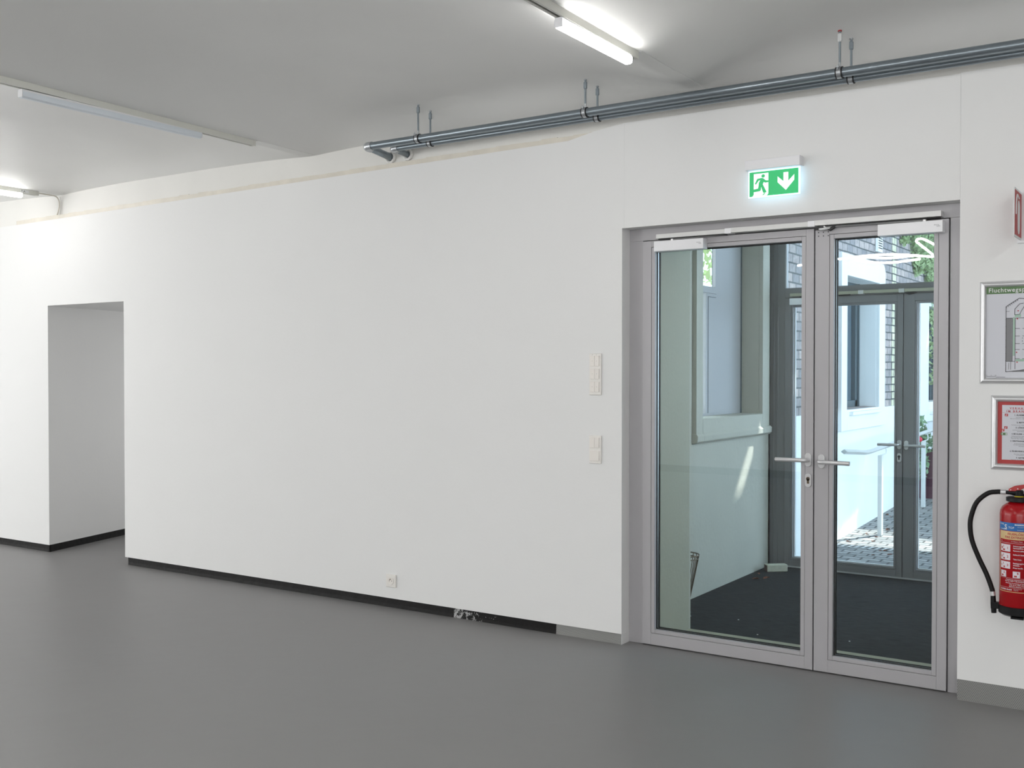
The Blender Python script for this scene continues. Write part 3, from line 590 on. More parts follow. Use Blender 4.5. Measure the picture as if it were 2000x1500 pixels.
# ------------------------------------------------------------------ light tracks and lamps
def track(x, ya, yb, label, tagtext=False, group=None):
    e = empty('light_track', (x, (ya+yb)/2, 2.9), label, 'light track', group)
    za, zb = 2.9285-.012*(ya-.02), 2.9285-.012*(yb-.02)
    def seg_(bm, xa, xb, d0, d1):
        vs = [bm.verts.new(p) for p in ((xa,ya,za-d1),(xb,ya,za-d1),(xb,yb,zb-d1),(xa,yb,zb-d1),(xa,ya,za-d0),(xb,ya,za-d0),(xb,yb,zb-d0),(xa,yb,zb-d0))]
        for f in ((3,2,1,0),(4,5,6,7),(0,1,5,4),(1,2,6,5),(2,3,7,6),(3,0,4,7)): bm.faces.new([vs[i] for i in f])
    bm = B(); seg_(bm, x-.018, x+.018, .012, .017); seg_(bm, x-.018, x-.0135, .017, .047); seg_(bm, x+.0135, x+.018, .017, .047); seg_(bm, x-.0135, x-.007, .042, .047); seg_(bm, x+.007, x+.0135, .042, .047); obj('track_profile', bm, 'trackw', e)
    bm = B(); seg_(bm, x-.013, x+.013, .0175, .030); obj('conductor_insert', bm, 'gasket', e)
    bm = B(); zt = zb-.012; box(bm, x-.019, x+.019, yb-.002, yb+.016, zt-.036, zt); obj('end_cap', bm, 'trackw', e, bevel=.001)
    if tagtext:
        bm = B(); box(bm, x+.0183, x+.0188, yb-.14, yb-.07, zt-.030, zt-.006); pl = obj('paper_tag', bm, 'signwhite', e)
        bm = B(); text(bm, 'T.A', .024, lambda u, v: (x+.0192, yb-.135+u, zt-.027+v)); obj('tag_text', bm, 'ink', pl)
    return e
def lamp(x, ya, yb, lit, label, group=None):
    e = empty('linear_lamp', (x, (ya+yb)/2, 2.85), label, 'strip light', group)
    zc = 2.9285-.012*((ya+yb)/2-.02)-.0455
    bm = B(); box(bm, x-.017, x+.017, ya, yb, zc-.012, zc); box(bm, x-.014, x+.014, ya+.25, ya+.33, zc, zc+.006); obj('lamp_housing', bm, 'whitepl', e, bevel=.002)
    bm = B(); pr = [(-.019, -.010), (-.021, -.022), (-.019, -.036), (-.012, -.043), (.012, -.043), (.019, -.036), (.021, -.022), (.019, -.010)]
    prism(bm, [(x+a, zc+b) for a, b in pr], ya+.004, yb-.004); obj('diffuser', bm, 'diff_on' if lit else 'diff_off', e, bevel=.002)
    for yq in (ya, yb-.004):
        bm = B(); box(bm, x-.0195, x+.0195, yq, yq+.004, zc-.040, zc-.010); obj('lamp_end_cap', bm, 'whitepl', e, bevel=.001)
    return e
T = [(-7.84, -8.6, -.18, 'light track at the far left ending near a loose cable', True), (-5.01, -8.6, -.50, 'light track over the long wall carrying the unlit strip lamp', False), (-2.2, -8.6, -.81, 'light track right of centre carrying the short lit strip lamp', False), (.62, -8.6, -.66, 'light track above the viewer at right', False)]
for a in T: track(*a)
lamp(-7.84, -1.46, -.30, True, 'lit strip lamp at the left edge of the ceiling')
lamp(-5.01, -2.03, -.90, False, 'unlit pale blue strip lamp on the track over the long wall')
lamp(-2.2, -1.46, -.855, True, 'lit strip lamp near the grey ceiling pipes')
for x, ya in ((-7.84, -4.6), (-7.84, -7.6), (-5.01, -5.2), (-2.2, -4.4), (-2.2, -7.4), (.62, -2.6), (.62, -5.2), (.62, -7.8)):
    lamp(x, ya, ya+1.2, True, 'lit strip lamp on a ceiling track behind the viewer', 'strip lamps behind the viewer')
# flat plaster strips continuing the track lines to the wall
bm = B(); prism(bm, [(-.485, 2.9185), (0.02, 2.9125), (.02, 2.9145), (-.485, 2.9205)], -5.045, -4.975, 'x'); struct('trim_2', bm, 'ceil', 'flat white strip on the ceiling past the unlit lamp track')
bm = B(); prism(bm, [(-.795, 2.9223), (0.02, 2.9125), (.02, 2.9145), (-.795, 2.9243)], -2.235, -2.165, 'x'); struct('trim_3', bm, 'ceil', 'flat white strip on the ceiling past the short lamp track')
# cable from the left track
bm = B(); tube(bm, smooth_path([(-7.84, -.17, 2.905), (-7.835, -.07, 2.904), (-7.83, -.01, 2.898), (-7.825, .014, 2.86), (-7.832, .016, 2.80), (-7.87, .018, 2.745)], 6), .005, 8)
tag(obj('loose_cable', bm, 'cream', smooth=True), 'thin beige cable hanging from the left light track to the wall top', 'cable')
bm = B(); tube(bm, [(-7.815, .016, 2.90), (-7.812, .018, 2.83), (-7.820, .020, 2.755)], .003, 8)
tag(obj('thin_wire', bm, 'oldwall', smooth=True), 'thin white painted wire just right of the hanging beige cable', 'wire')

# ------------------------------------------------------------------ heating pipes
def pipe(x0, y, z, r, label, zf):
    e = empty('steel_pipe', (x0, y, z), label, 'pipe', None)
    bm = B(); cyl(bm, (x0+.03, y, z), (3.995, y, z), r, 32); obj('pipe_run', bm, 'zinc', e, smooth=True)
    bm = B(); pts = [(x0+.050, y, z), (x0+.028, y, z)] + [(x0+.024-.024*math.sin(a), y+.024-.024*math.cos(a), z) for a in (0, .4, .8, 1.2, 1.57)] + [(x0, y+.046, z-.001)]
    tube(bm, pts, [r*1.18]*2+[r*1.22]*5+[r*1.18], 28); obj('elbow', bm, 'zinc2', e, smooth=True)
    bm = B(); cyl(bm, (x0, y+.045, z-.001), (x0, .03, zf), r, 28); obj('pipe_stub', bm, 'zinc', e, smooth=True)
    bm = B(); n = 24; tube(bm, [(x0+(r+.011)*math.cos(2*math.pi*k/n), .022, zf+(r+.011)*math.sin(2*math.pi*k/n)) for k in range(n)], .010, 8, True); obj('wall_rosette', bm, 'oldwall', e, smooth=True)
    return e
pipe(-4.331, -.205, 2.853, .0225, 'front galvanised ceiling pipe, the thicker of the two', 2.828)
pipe(-4.190, -.128, 2.838, .0185, 'rear galvanised ceiling pipe, thinner and closer to the wall', 2.829)
HX = ((-3.925, -3.895, 'left end'), (-2.795, -2.765, 'middle'), (-1.455, -1.425, 'right'))
W1 = {'left end': 'hanger of the front pipe nearest the pipe elbows', 'middle': 'hanger of the front pipe near the lit strip lamp', 'right': 'hanger of the front pipe with a red collar, nearest the right edge'}
W2 = {'left end': 'hanger of the rear pipe nearest the pipe elbows', 'middle': 'hanger of the rear pipe near the lit strip lamp', 'right': 'hanger of the rear pipe nearest the right edge'}
for xa, xb, w in HX:
    for (x, y, z, r, lab) in ((xa, -.205, 2.853, .0225, W1[w]), (xb, -.128, 2.838, .0185, W2[w])):
        zt = cz(x, y)+.004
        e = empty('pipe_hanger', (x, y, z), 'threaded steel ' + lab, 'pipe hanger', 'pipe hangers under the ceiling')
        bm = B(); cyl(bm, (x, y, z+r+.01), (x, y, zt), .0055, 12); obj('threaded_rod', bm, 'rod', e, smooth=True)
        bm = B(); tube(bm, [(x, y, zt-.055), (x, y, zt-.051), (x, y, zt-.020), (x, y, zt-.016)], [.0065, .0098, .0098, .0065], 6); obj('sleeve_nut', bm, 'signwhite' if (w == 'right' and y < -.2) else 'rod', e)
        bm = B(); cyl(bm, (x, y, z+r+.005), (x, y, z+r+.024), .0065, 6); obj('clamp_nut', bm, 'zinc2', e)
        bm = B(); cyl(bm, (x-.010, y, z), (x+.010, y, z), r+.0045, 32); obj('clamp_band', bm, 'zinc2', e, smooth=True)
        for q in (-.0155, .0102):
            bm = B(); cyl(bm, (x+q, y, z), (x+q+.0053, y, z), r+.0048, 32); obj('rubber_lining', bm, 'gasket', e, smooth=True)
        bm = B(); cyl(bm, (x-.002, y-r-.006, z+.010), (x-.002, y-r-.006, z+.034), .0025, 8); box(bm, x-.008, x+.006, y-r-.012, y-r+.002, z+.018, z+.024); obj('clamp_screw', bm, 'zinc2', e)
        bm = B(); cyl(bm, (x, y, zt-.008), (x, y, zt), .0095 if w == 'right' else .008, 12); obj('ceiling_collar', bm, 'redsat' if w == 'right' and y < -.2 else 'zinc2', e)

# ------------------------------------------------------------------ vestibule
FZ = -.112
bm = B(); box(bm, -3.3, -.5, .54, 3.42, FZ-.1, FZ); struct('floor_vestibule', bm, 'carpet', 'charcoal ribbed entrance mat floor', 'floor')
bm = B(); box(bm, -2.683, -.96, .165, .54, -.15, 0); box(bm, -2.683, -.96, .088, .165, -.15, -.0005); struct('trim_4', bm, 'sill', 'beige threshold strip behind the glass door')
bm = B(); box(bm, -2.683, -2.530, .162, .54, 0, 2.257); struct('wall_vestibule_jamb', bm, 'olive', 'olive grey reveal seen through the left door leaf', 'wall')
bm = B(); box(bm, -3.3, -2.530, .5405, .56, FZ, 3.0); box(bm, -2.53, -.96, .5405, .56, 2.262, 3.0); box(bm, -.96, -.5, .5405, .56, FZ, 3.0); struct('wall_vestibule_near', bm, 'sage', 'room side wall of the vestibule', 'wall')
bm = B(); box(bm, -.5, -.4, .54, 3.4, FZ, .95); box(bm, -.5, -.4, .54, .75, .95, 3.0); box(bm, -.5, -.4, 3.15, 3.4, .95, 3.0); box(bm, -.5, -.4, .75, 3.15, 2.8, 3.0); struct('wall_vestibule_right', bm, 'white_r', 'right wall of the vestibule', 'wall')
bm = B(); box(bm, -.46, -.454, .75, 3.15, .95, 2.8); struct('window_fill', bm, 'glass', 'unseen wide window added to light the vestibule from the right')  # unseen glazed side, added so more sky light reaches the vestibule
bm = B(); box(bm, -3.4, -.4, .56, 3.4, 2.95, 3.05); struct('ceiling_vestibule', bm, 'sage', 'vestibule ceiling', 'ceiling')
wy0, wy1, wz0 = 1.872, 3.048, 1.150
bm = B()
xw = -3.060
for a in ((.56, 1.80, FZ, 2.95), (1.80, 3.40, FZ, 1.0), (1.80, wy0, 1.0, 2.95), (wy1, 3.40, 1.0, 2.95), (wy0, wy1, 1.0, wz0), (wy0, wy1, 2.75, 2.95)): box(bm, -3.21, xw, a[0], a[1], a[2], a[3])
struct('wall_vestibule_left', bm, 'sage', 'grey green plaster wall with a deep window', 'wall')
# plaster surround of the window
bm = B(); xf = -3.026
prof = [(xw, 0), (xf-.006, 0), (xf, .012)]
for a in ((1.760, wy0, .985, 2.95), (wy1, 3.20, .985, 2.95)): box(bm, xw, xf, *a)
prism(bm, [(xw, .985), (xf-.008, .985), (xf+.012, 1.000), (xf+.014, 1.040), (xf, 1.052), (xf, 1.142), (xw, 1.150)], wy0, wy1, 'y') if False else None
vs = [(xw, .975), (xf-.004, .978), (xf+.012, .992), (xf+.014, 1.030), (xf+.001, 1.046), (xf, wz0-.006), (xf-.006, wz0), (xw, wz0)]
prism(bm, vs, wy0, wy1, 'y'); prism(bm, vs[:5]+[(xw, 1.046)], 1.755, wy0, 'y'); prism(bm, vs[:5]+[(xw, 1.046)], wy1, 3.225, 'y')
struct('trim_5', bm, 'sage', 'moulded plaster surround of the vestibule window', bevel=.008, seg=3)
W_ = empty('window_1', (-3.19, 2.46, wz0), 'grey metal framed window in the deep vestibule niche', 'window', kind='structure')
# metal frame at the back of the niche: tall pane with transom on the near side, blind panel on the far side
xb = -3.205
bm = B(); box(bm, xb-.03, xb, 2.510, wy1+.02, wz0-.01, 2.94); obj('blind_panel', bm, 'alu', W_)
bm = B(); box(bm, xb-.04, xb+.004, 2.325, 2.509, wz0, 2.075); box(bm, xb-.04, xb+.010, wy0, 2.509, 2.075, 2.125); box(bm, xb-.04, xb+.008, wy0, 2.509, wz0-.01, wz0+.02); obj('window_frame', bm, 'alu', W_, bevel=.002)
bm = B(); box(bm, xb+.004, xb+.006, 2.36, 2.366, wz0+.02, 2.05); box(bm, xb+.004, xb+.006, 2.36, 2.509, 2.046, 2.05); obj('frame_groove', bm, 'wframe', W_)
bm = B(); box(bm, xb-.012, xb+.002, 3.020, wy1, wz0, 2.78); obj('joint_strip', bm, 'wframe', W_)
bm = B(); box(bm, xb-.030, xb-.024, wy0, 2.51, wz0+.02, 2.94); obj('glass_pane', bm, 'glass', W_)

# outer door set
FY = 3.30
D2 = empty('door_2', (-2.0, FY, FZ), 'grey outer glass double door with transom light, backlit shade in its colour', 'door', kind='structure')
bz, tz = -.120, 2.077
bm = B()
for a in ((-3.06, -2.934, bz, 2.95), (-1.375, -1.26, bz, 2.95), (-2.934, -1.375, tz+.003, 2.160), (-2.934, -1.375, 2.86, 2.95), (-1.26, -.5, bz, 0), (-1.26, -.5, 2.86, 2.95), (-1.26, -.5, tz, 2.15), (-.58, -.5, bz, 2.95)): box(bm, a[0], a[1], FY, FY+.075, a[2], a[3])
box(bm, -3.030, -3.024, FY-.003, FY, bz, 2.95); box(bm, -3.000, -2.99, FY-.004, FY, bz, 2.95); obj('door_frame', bm, 'alu_far', D2, bevel=.002)
bm = B(); box(bm, -2.950+.016, -1.375, FY+.03, FY+.036, 2.16, 2.86); box(bm, -1.26, -.58, FY+.03, FY+.036, 0, tz); box(bm, -1.26, -.58, FY+.03, FY+.036, 2.15, 2.86); obj('fixed_glass', bm, 'glass2', D2)
bm = B(); box(bm, -2.9345, -2.926, FY+.008, FY+.05, 2.16, 2.86); obj('transom_spacer', bm, 'silver', D2)
def leaf2(x0, x1, g0x, g1x):
    g0, g1, b1 = -.024, 2.002, .018; bm = B()
    for a in ((x0, g0x-b1, bz, tz), (g1x+b1, x1, bz, tz), (g0x-b1, g1x+b1, bz, g0-b1), (g0x-b1, g1x+b1, g1+b1, tz)): box(bm, a[0], a[1], FY-.010, FY+.06, a[2], a[3])
    L_ = obj('door_leaf', bm, 'alu_far', D2, bevel=.0015)
    bm = B()
    for a in ((g0x-b1+.0015, g0x, g0-b1+.0015, g1+b1-.0015), (g1x, g1x+b1-.0015, g0-b1+.0015, g1+b1-.0015), (g0x, g1x, g0-b1+.0015, g0), (g0x, g1x, g1, g1+b1-.0015)): box(bm, a[0], a[1], FY-.009, FY+.02, a[2], a[3])
    obj('glazing_bead', bm, 'alu_far', L_, bevel=.0015)
    bm = B(); box(bm, g0x-.001, g0x+.008, FY+.021, FY+.05, g0, g1); box(bm, g0x, g1x, FY+.021, FY+.05, g0-.001, g0+.006); obj('spacer_bar', bm, 'silver', L_)
    bm = B(); box(bm, g0x-.01, g1x+.01, FY+.03, FY+.036, g0-.01, g1+.01); obj('glass_pane', bm, 'glass2', L_)
leaf2(-2.932, -2.007, -2.864, -2.068); leaf2(-2.001, -1.378, -1.902, -1.445)
bm = B(); box(bm, -2.008, -2.000, FY+.01, FY+.055, bz+.002, tz); box(bm, -2.93, -1.378, FY+.01, FY+.05, tz-.001, tz+.004); box(bm, -2.934, -1.375, FY-.012, FY+.02, bz+.001, bz+.012); obj('door_seal', bm, 'gasket', D2)
bm = B(); box(bm, -2.93, -1.38, FY-.014, FY-.011, bz+.014, bz+.026); obj('brush_strip', bm, 'silver', D2)
lever(-2.029, .924, -1, FY-.010, D2); lever(-1.977, .921, 1, FY-.010, D2)
bm = B(); prism(bm, stadium(-2.029, .824, .031, .070), FY-.018, FY-.010); KP = obj('keyhole_plate', bm, 'silver', D2, bevel=.002)
bm = B(); prism(bm, disc(-2.029, .832, .010), FY-.0195, FY-.0175); box(bm, -2.034, -2.024, FY-.0195, FY-.0175, .808, .83); obj('lock_cylinder', bm, 'gasket', KP)
bm = B(); box(bm, -2.88, -2.335, FY-.045, FY-.001, 2.088, 2.112); box(bm, -2.30, -2.03, FY-.045, FY-.001, 2.090, 2.113); box(bm, -1.99, -1.42, FY-.045, FY-.001, 2.090, 2.113); SR = obj('slide_rail', bm, 'sill', D2, bevel=.001)
for a in (-2.337, -2.032): 
    bm = B(); box(bm, a, a+.040, FY-.047, FY-.001, 2.086, 2.115); obj('rail_coupler', bm, 'rail', SR)
bm = B(); box(bm, -2.88, -2.60, FY-.055, FY-.010, 2.02, 2.072); CB = obj('door_closer', bm, 'closer', D2, bevel=.002)
bm = B(); tube(bm, [(-2.78, FY-.03, 2.078), (-2.40, FY-.03, 2.084)], .005, 8); obj('closer_arm', bm, 'gasket', CB)
bm = B(); prism(bm, [(-2.0, 2.083), (-1.96, 2.068), (-1.925, 2.072), (-1.90, 2.086)], FY-.04, FY-.015); obj('coordinator_lever', bm, 'gasket', D2)
bm = B(); box(bm, -3.3, -3.06, 3.27, 3.42, FZ, 3.05); box(bm, -3.06, -.4, FY, 3.42, 2.95, 3.4); struct('wall_entrance', bm, 'white_r', 'outer wall around the entrance', 'wall')

# wastebasket of bronze wire behind the reveal
bx, by = -2.915, 1.28
U_ = empty('umbrella_stand', (bx, by, FZ), 'bronze wire umbrella stand half hidden behind the olive reveal', 'umbrella stand')
bm = B(); rt, rb, zt_, zb_ = .112, .045, .285, -.045
for zz, rr in ((zt_, rt), (zt_-.022, rt-.004)): tube(bm, [(bx+rr*math.cos(2*math.pi*k/40), by+rr*math.sin(2*math.pi*k/40), zz) for k in range(40)], .004, 8, True)
obj('rim', bm, 'brass', U_, smooth=True)
for k in range(20):
    a = 2*math.pi*k/20; bm = B(); tube(bm, [(bx+rb*math.cos(a), by+rb*math.sin(a), zb_), (bx+rt*math.cos(a), by+rt*math.sin(a), zt_)], .0028, 8); obj('wire_rod', bm, 'brass', U_, smooth=True)
bm = B(); lathe(bm, [(.047, -.055), (.050, -.050), (.050, -.040), (.02, -.038)], bx, by, 32); lathe(bm, [(.012, FZ+.012), (.016, -.08), (.012, -.055)], bx, by, 20); obj('lower_hub', bm, 'chrome', U_, smooth=True)
for k in range(4):
    a = -.35+math.pi/2*k; bm = B(); tube(bm, [(bx+.01*math.cos(a), by+.01*math.sin(a), FZ+.022), (bx+.06*math.cos(a), by+.06*math.sin(a), FZ+.018), (bx+.085*math.cos(a), by+.085*math.sin(a), FZ+.004)], .005, 8, flat=.6); obj('foot', bm, 'chrome', U_, smooth=True)
# block and leaves on the mat
bm = B(); a = .70; c_, s2 = math.cos(a), math.sin(a)
def rot(p, cx, cy): return (cx+p[0]*c_-p[1]*s2, cy+p[0]*s2+p[1]*c_)
K = empty('doorstop_block', (-2.93, 3.06, FZ), 'small pale block lying on the mat by the outer door', 'block')
prism(bm, [rot(p, -2.925, 3.085) for p in ((-.085, -.035), (.085, -.035), (.085, .035), (-.085, .035))], FZ, FZ+.058, 'z'); obj('block_body', bm, 'concrete', K, bevel=.008, seg=3)
bm = B(); prism(bm, [rot(p, -2.925, 3.085) for p in ((-.0865, -.030), (-.0845, -.030), (-.0845, .030), (-.0865, .030))], FZ+.004, FZ+.053, 'z'); obj('block_end', bm, 'brickred', K, label='brown end face')
def dryleaf(x, y, z, s, a, label, group):
    bm = B(); pts = [(-1, 0, .0), (-.4, .45, .25), (.4, .4, .35), (1, 0, .1), (.4, -.4, .45), (-.4, -.45, .15)]
    q = [bm.verts.new((x+s*(p[0]*math.cos(a)-p[1]*math.sin(a)), y+s*(p[0]*math.sin(a)+p[1]*math.cos(a)), z+s*p[2]+.001)) for p in pts]
    c = bm.verts.new((x, y, z+.002)); 
    for i in range(6): bm.faces.new((q[i], q[(i+1) % 6], c))
    bmesh.ops.solidify(bm, geom=bm.faces[:], thickness=.0012)
    return tag(obj('fallen_leaf', bm, 'leafdry'), label, 'leaf', group)
dryleaf(-2.945, 2.69, FZ, .030, .3, 'small reddish leaf on the mat left of the pale block', None)
dryleaf(-2.885, 2.76, FZ, .036, 1.2, 'brown curled leaf on the mat right in front of the pale block', None)
dryleaf(-3.00, 2.90, FZ, .022, 2.2, 'reddish leaf on the mat beside the brown end of the block', None)
bm = B(); 
for x, y in ((-2.31, 1.05), (-2.13, .93), (-1.80, 1.2), (-2.55, 1.35), (-2.30, 1.9)): prism(bm, disc(x, y, .005, 7), FZ, FZ+.003, 'z')
tag(obj('crumbs', bm, 'signwhite'), 'tiny white crumbs scattered on the charcoal mat', 'crumbs', kind='stuff')

# ------------------------------------------------------------------ courtyard
GX = -3.06
def gz(y): return -.150 if y < 5.3 else (-.150+(y-5.3)*.046)
bm = B(); ysg = [3.42, 4.80, 4.92, 5.3, 7, 9, 12, 16]; L0 = [(bm.verts.new((-3.2, y, gz(y))), bm.verts.new((4, y, gz(y)))) for y in ysg]
for i, (p, q) in enumerate(zip(L0, L0[1:])): bm.faces.new((p[0], p[1], q[1], q[0]))
struct('ground', bm, 'cobble', 'granite sett paving rising along the courtyard')
bm = B(); box(bm, -3.05, 3.0, 4.80, 4.92, gz(4.8)-.04, gz(4.8)+.004)
DG = tag(obj('drain_grate', bm, 'steel'), 'slotted drain channel across the setts outside the door', 'drain')
for i in range(34):
    bm = B(); xx = -3.02+i*.062; prism(bm, [(xx, 4.815), (xx+.028, 4.815), (xx+.045, 4.905), (xx+.017, 4.905)], gz(4.8)+.0035, gz(4.8)+.006, 'z'); obj('slot', bm, 'gasket', DG)
# wall: white base, brick above, pale brick strip
o1 = (5.355, 6.535, 1.105, 2.425); o2 = (8.86, 10.1, 1.0, 2.30)
def wallpanels(bm, x0, x1, ya, yb, za, zb, holes):
    cuts = sorted({ya, yb, *[h[0] for h in holes], *[h[1] for h in holes]})
    for a, b in zip(cuts, cuts[1:]):
        hs = [h for h in holes if h[0] <= a+1e-6 and h[1] >= b-1e-6]
        if not hs: box(bm, x0, x1, a, b, za, zb)
        else:
            h = hs[0]
            if h[2] > za: box(bm, x0, x1, a, b, za, min(h[2], zb))
            if h[3] < zb: box(bm, x0, x1, a, b, max(h[3], za), zb)
bm = B(); wallpanels(bm, -3.40, GX, 3.42, 14, -.4, 1.095, [(o1[0], o1[1], o1[2], 9)]); struct('wall_courtyard_base', bm, 'white_r', 'white rendered base of the courtyard wall', 'wall')
bm = B(); wallpanels(bm, -3.40, GX-.004, 3.42, 14, 1.095, 6.5, [o1, o2]); struct('wall_courtyard', bm, 'brick', 'brown and grey brick courtyard wall', 'wall')
bm = B(); box(bm, -3.1, GX+.002, 7.19, 7.36, 1.095, 3.1); box(bm, -3.1, GX+.002, 3.62, 3.72, 1.5, 1.9); struct('trim_6', bm, 'brickpale', 'strip of pale yellow bricks in the courtyard wall')
def courtwindow(name, o, out, label):
    e = empty(name, (GX, (o[0]+o[1])/2, o[2]), label, 'window', kind='structure')
    bm = B(); a, b, c, d = out; xs_ = GX+.035
    pts = [(a, c), (b, c), (b, d-.08), (b-.03, d-.03), (b-.08, d), (a, d)]
    # surround as four pieces around the opening, outer corner rounded
    prism(bm, [(a, c), (o[0], c), (o[0], d), (a, d)], GX-.004, xs_, 'x'); prism(bm, [(o[1], c), (b, c), (b, d-.08), (b-.03, d-.03), (b-.08, d), (o[1], d)], GX-.004, xs_, 'x')
    prism(bm, [(o[0], c), (o[1], c), (o[1], o[2]), (o[0], o[2])], GX-.004, xs_, 'x'); prism(bm, [(o[0], o[3]), (o[1], o[3]), (o[1], d), (o[0], d)], GX-.004, xs_, 'x')
    box(bm, -3.4, GX, o[1]-.001, o[1]+.02, o[2], o[3]); box(bm, -3.4, GX, o[0]-.02, o[0]+.001, o[2], o[3]); box(bm, -3.4, GX, o[0], o[1], o[3]-.001, o[3]+.02)
    obj('surround', bm, 'white_r', e, bevel=.006)
    bm = B(); box(bm, GX-.2, GX+.075, o[0]+.07, o[1]-.04, o[2]-.055, o[2]-.020); obj('window_sill', bm, 'white_r', e, bevel=.004)
    xg = -3.245; bm = B()
    for q in ((o[0], o[0]+.08, o[2], o[3]), (o[1]-.13, o[1], o[2], o[3]), (o[0], o[1], o[2], o[2]+.07), (o[0], o[1], o[3]-.08, o[3]), ((o[0]+o[1])/2-.03, (o[0]+o[1])/2+.03, o[2], o[3])): box(bm, xg-.06, xg, *q)
    box(bm, xg-.01, xg+.02, o[1]-.06, o[1]-.035, o[2], o[3]); box(bm, xg-.05, xg, o[0], o[1], o[2]+.55, o[2]+.58) if name == 'window_3' else None
    obj('window_frame', bm, 'wframe', e, bevel=.003)
    bm = B(); box(bm, xg-.055, xg-.045, o[0]+.05, o[1]-.1, o[2]+.05, o[3]-.05); obj('glass_pane', bm, 'wglass', e)
    return e
courtwindow('window_2', o1, (5.170, 6.770, .900, 2.640), 'white framed courtyard window nearest the door')
courtwindow('window_3', o2, (8.42, 10.35, .85, 2.52), 'second courtyard window farther along the brick wall')
bm = B(); box(bm, GX, GX+.03, 6.47, 6.66, 2.765, 3.05); V = tag(obj('wall_vent', bm, 'white_r', bevel=.003), 'white louvred vent grille high on the brick wall', 'vent')
for i in range(8):
    bm = B(); box(bm, GX+.0298, GX+.032, 6.49, 6.64, 2.80+i*.026, 2.811+i*.026); obj('vent_slot', bm, 'gasket', V)
# handrail
hx = -2.78
HR = empty('handrail', (hx, 5.62, gz(5.6)), 'flat steel handrail on square posts along the white courtyard wall', 'handrail')
bm = B(); pth = [(hx, 4.42, .765), (hx, 4.8, .738), (hx, 5.10, .715), (hx, 5.25, .712), (hx, 5.45, .718), (hx, 6.2, .745), (hx, 7.95, .800), (hx, 10.0, .865)]
tube(bm, pth, .030, 4, flat=.75); obj('rail', bm, 'railout', HR)
for k, y in enumerate((5.62, 7.45)):
    zt_ = .655 if k == 0 else .695
    bm = B(); box(bm, hx-.012, hx+.028, y-.03, y+.03, gz(y)-.02, zt_); pz = obj('post', bm, 'railout', HR, bevel=.003)
    bm = B(); tube(bm, [(hx+.01, y, zt_), (hx+.01, y+.20, zt_+.004), (hx+.01, y+.215, zt_+.03), (hx, y+.215, .735+k*.045)], .006, 8); obj('bracket', bm, 'railout', pz)
bm = B(); bmesh.ops.create_uvsphere(bm, u_segments=16, v_segments=10, radius=.030, matrix=Matrix.Translation((hx, 7.30, .720))); tube(bm, [(hx, 7.30, .73), (hx, 7.30, .775)], .004, 8)
tag(obj('red_bauble', bm, 'redcap', smooth=True), 'small round red object at the handrail by the second post', 'bauble')
# wine-red planter with plants
PL = empty('planter', (-2.2, 8.3, gz(8.3)), 'wine red planter box with green plants beyond the handrail', 'planter')
bm = B()
for a in ((-3.0, -1.3, 8.05, 8.11), (-3.0, -1.3, 8.50, 8.56), (-3.0, -2.94, 8.11, 8.5), (-1.36, -1.3, 8.11, 8.5)): box(bm, a[0], a[1], a[2], a[3], gz(8.2)-.03, .53)
obj('planter_box', bm, 'wine', PL, bevel=.006)
def leaves(bm, n, fn, s):
    for _ in range(n):
        p = Vector(fn()); a = Vector((random.gauss(0,1), random.gauss(0,1), random.gauss(0,1))).normalized(); b = a.orthogonal().normalized(); k = s*random.uniform(.6, 1.3)
        q = [bm.verts.new(p+k*v) for v in (-a, -.2*a+.45*b, a, -.2*a-.45*b)]; bm.faces.new(q)
    return bm
bm = leaves(B(), 1500, lambda: (random.uniform(-2.95, -1.35), random.uniform(8.1, 8.52), .48+random.random()**.8*.24), .032); obj('planting', bm, 'leaf', PL)
def shrub(cx, cy, z0, z1, r, n, label, m='leaf', s=.05):
    e = empty('shrub', (cx, cy, z0), label, 'shrub')
    bm = B()
    for k in range(6):
        a = k*1.05; tube(bm, [(cx, cy, z0), (cx+r*.4*math.cos(a), cy+r*.4*math.sin(a), (z0+z1)/2), (cx+r*.7*math.cos(a), cy+r*.7*math.sin(a), z1-.1)], [.015, .010, .004], 6)
    obj('stems', bm, 'bark', e)
    def fn():
        t = random.random(); a = random.uniform(0, 6.28); rr = r*math.sqrt(random.random())*(.5+.5*math.sin(math.pi*(.15+.8*t))); return (cx+rr*math.cos(a), cy+rr*math.sin(a), z0+(.25+.75*t)*(z1-z0))
    bm = leaves(B(), n, fn, s); obj('foliage', bm, m, e); return e
shrub(-2.93, 7.78, gz(7.8), .95, .15, 600, 'grey green shrub beside the handrail near the far window', s=.035)
# ivy hanging on the brick wall
bm = B()
def ivy():
    y = random.uniform(7.5, 10.5); d = 3.12-(y-7.5)*.42+.18*math.sin(y*9); z = d+(3.9-d)*random.random()**1.3; return (GX+random.uniform(.0, .09), y, z)
leaves(bm, 6500, ivy, .034)
leaves(bm, 160, lambda: (GX+random.uniform(.01, .06), 9.0+random.gauss(0, .05), random.uniform(1.3, 2.9)), .035)
tag(obj('ivy', bm, 'leaf2'), 'light green ivy hanging over the upper brick wall', 'ivy', kind='stuff')
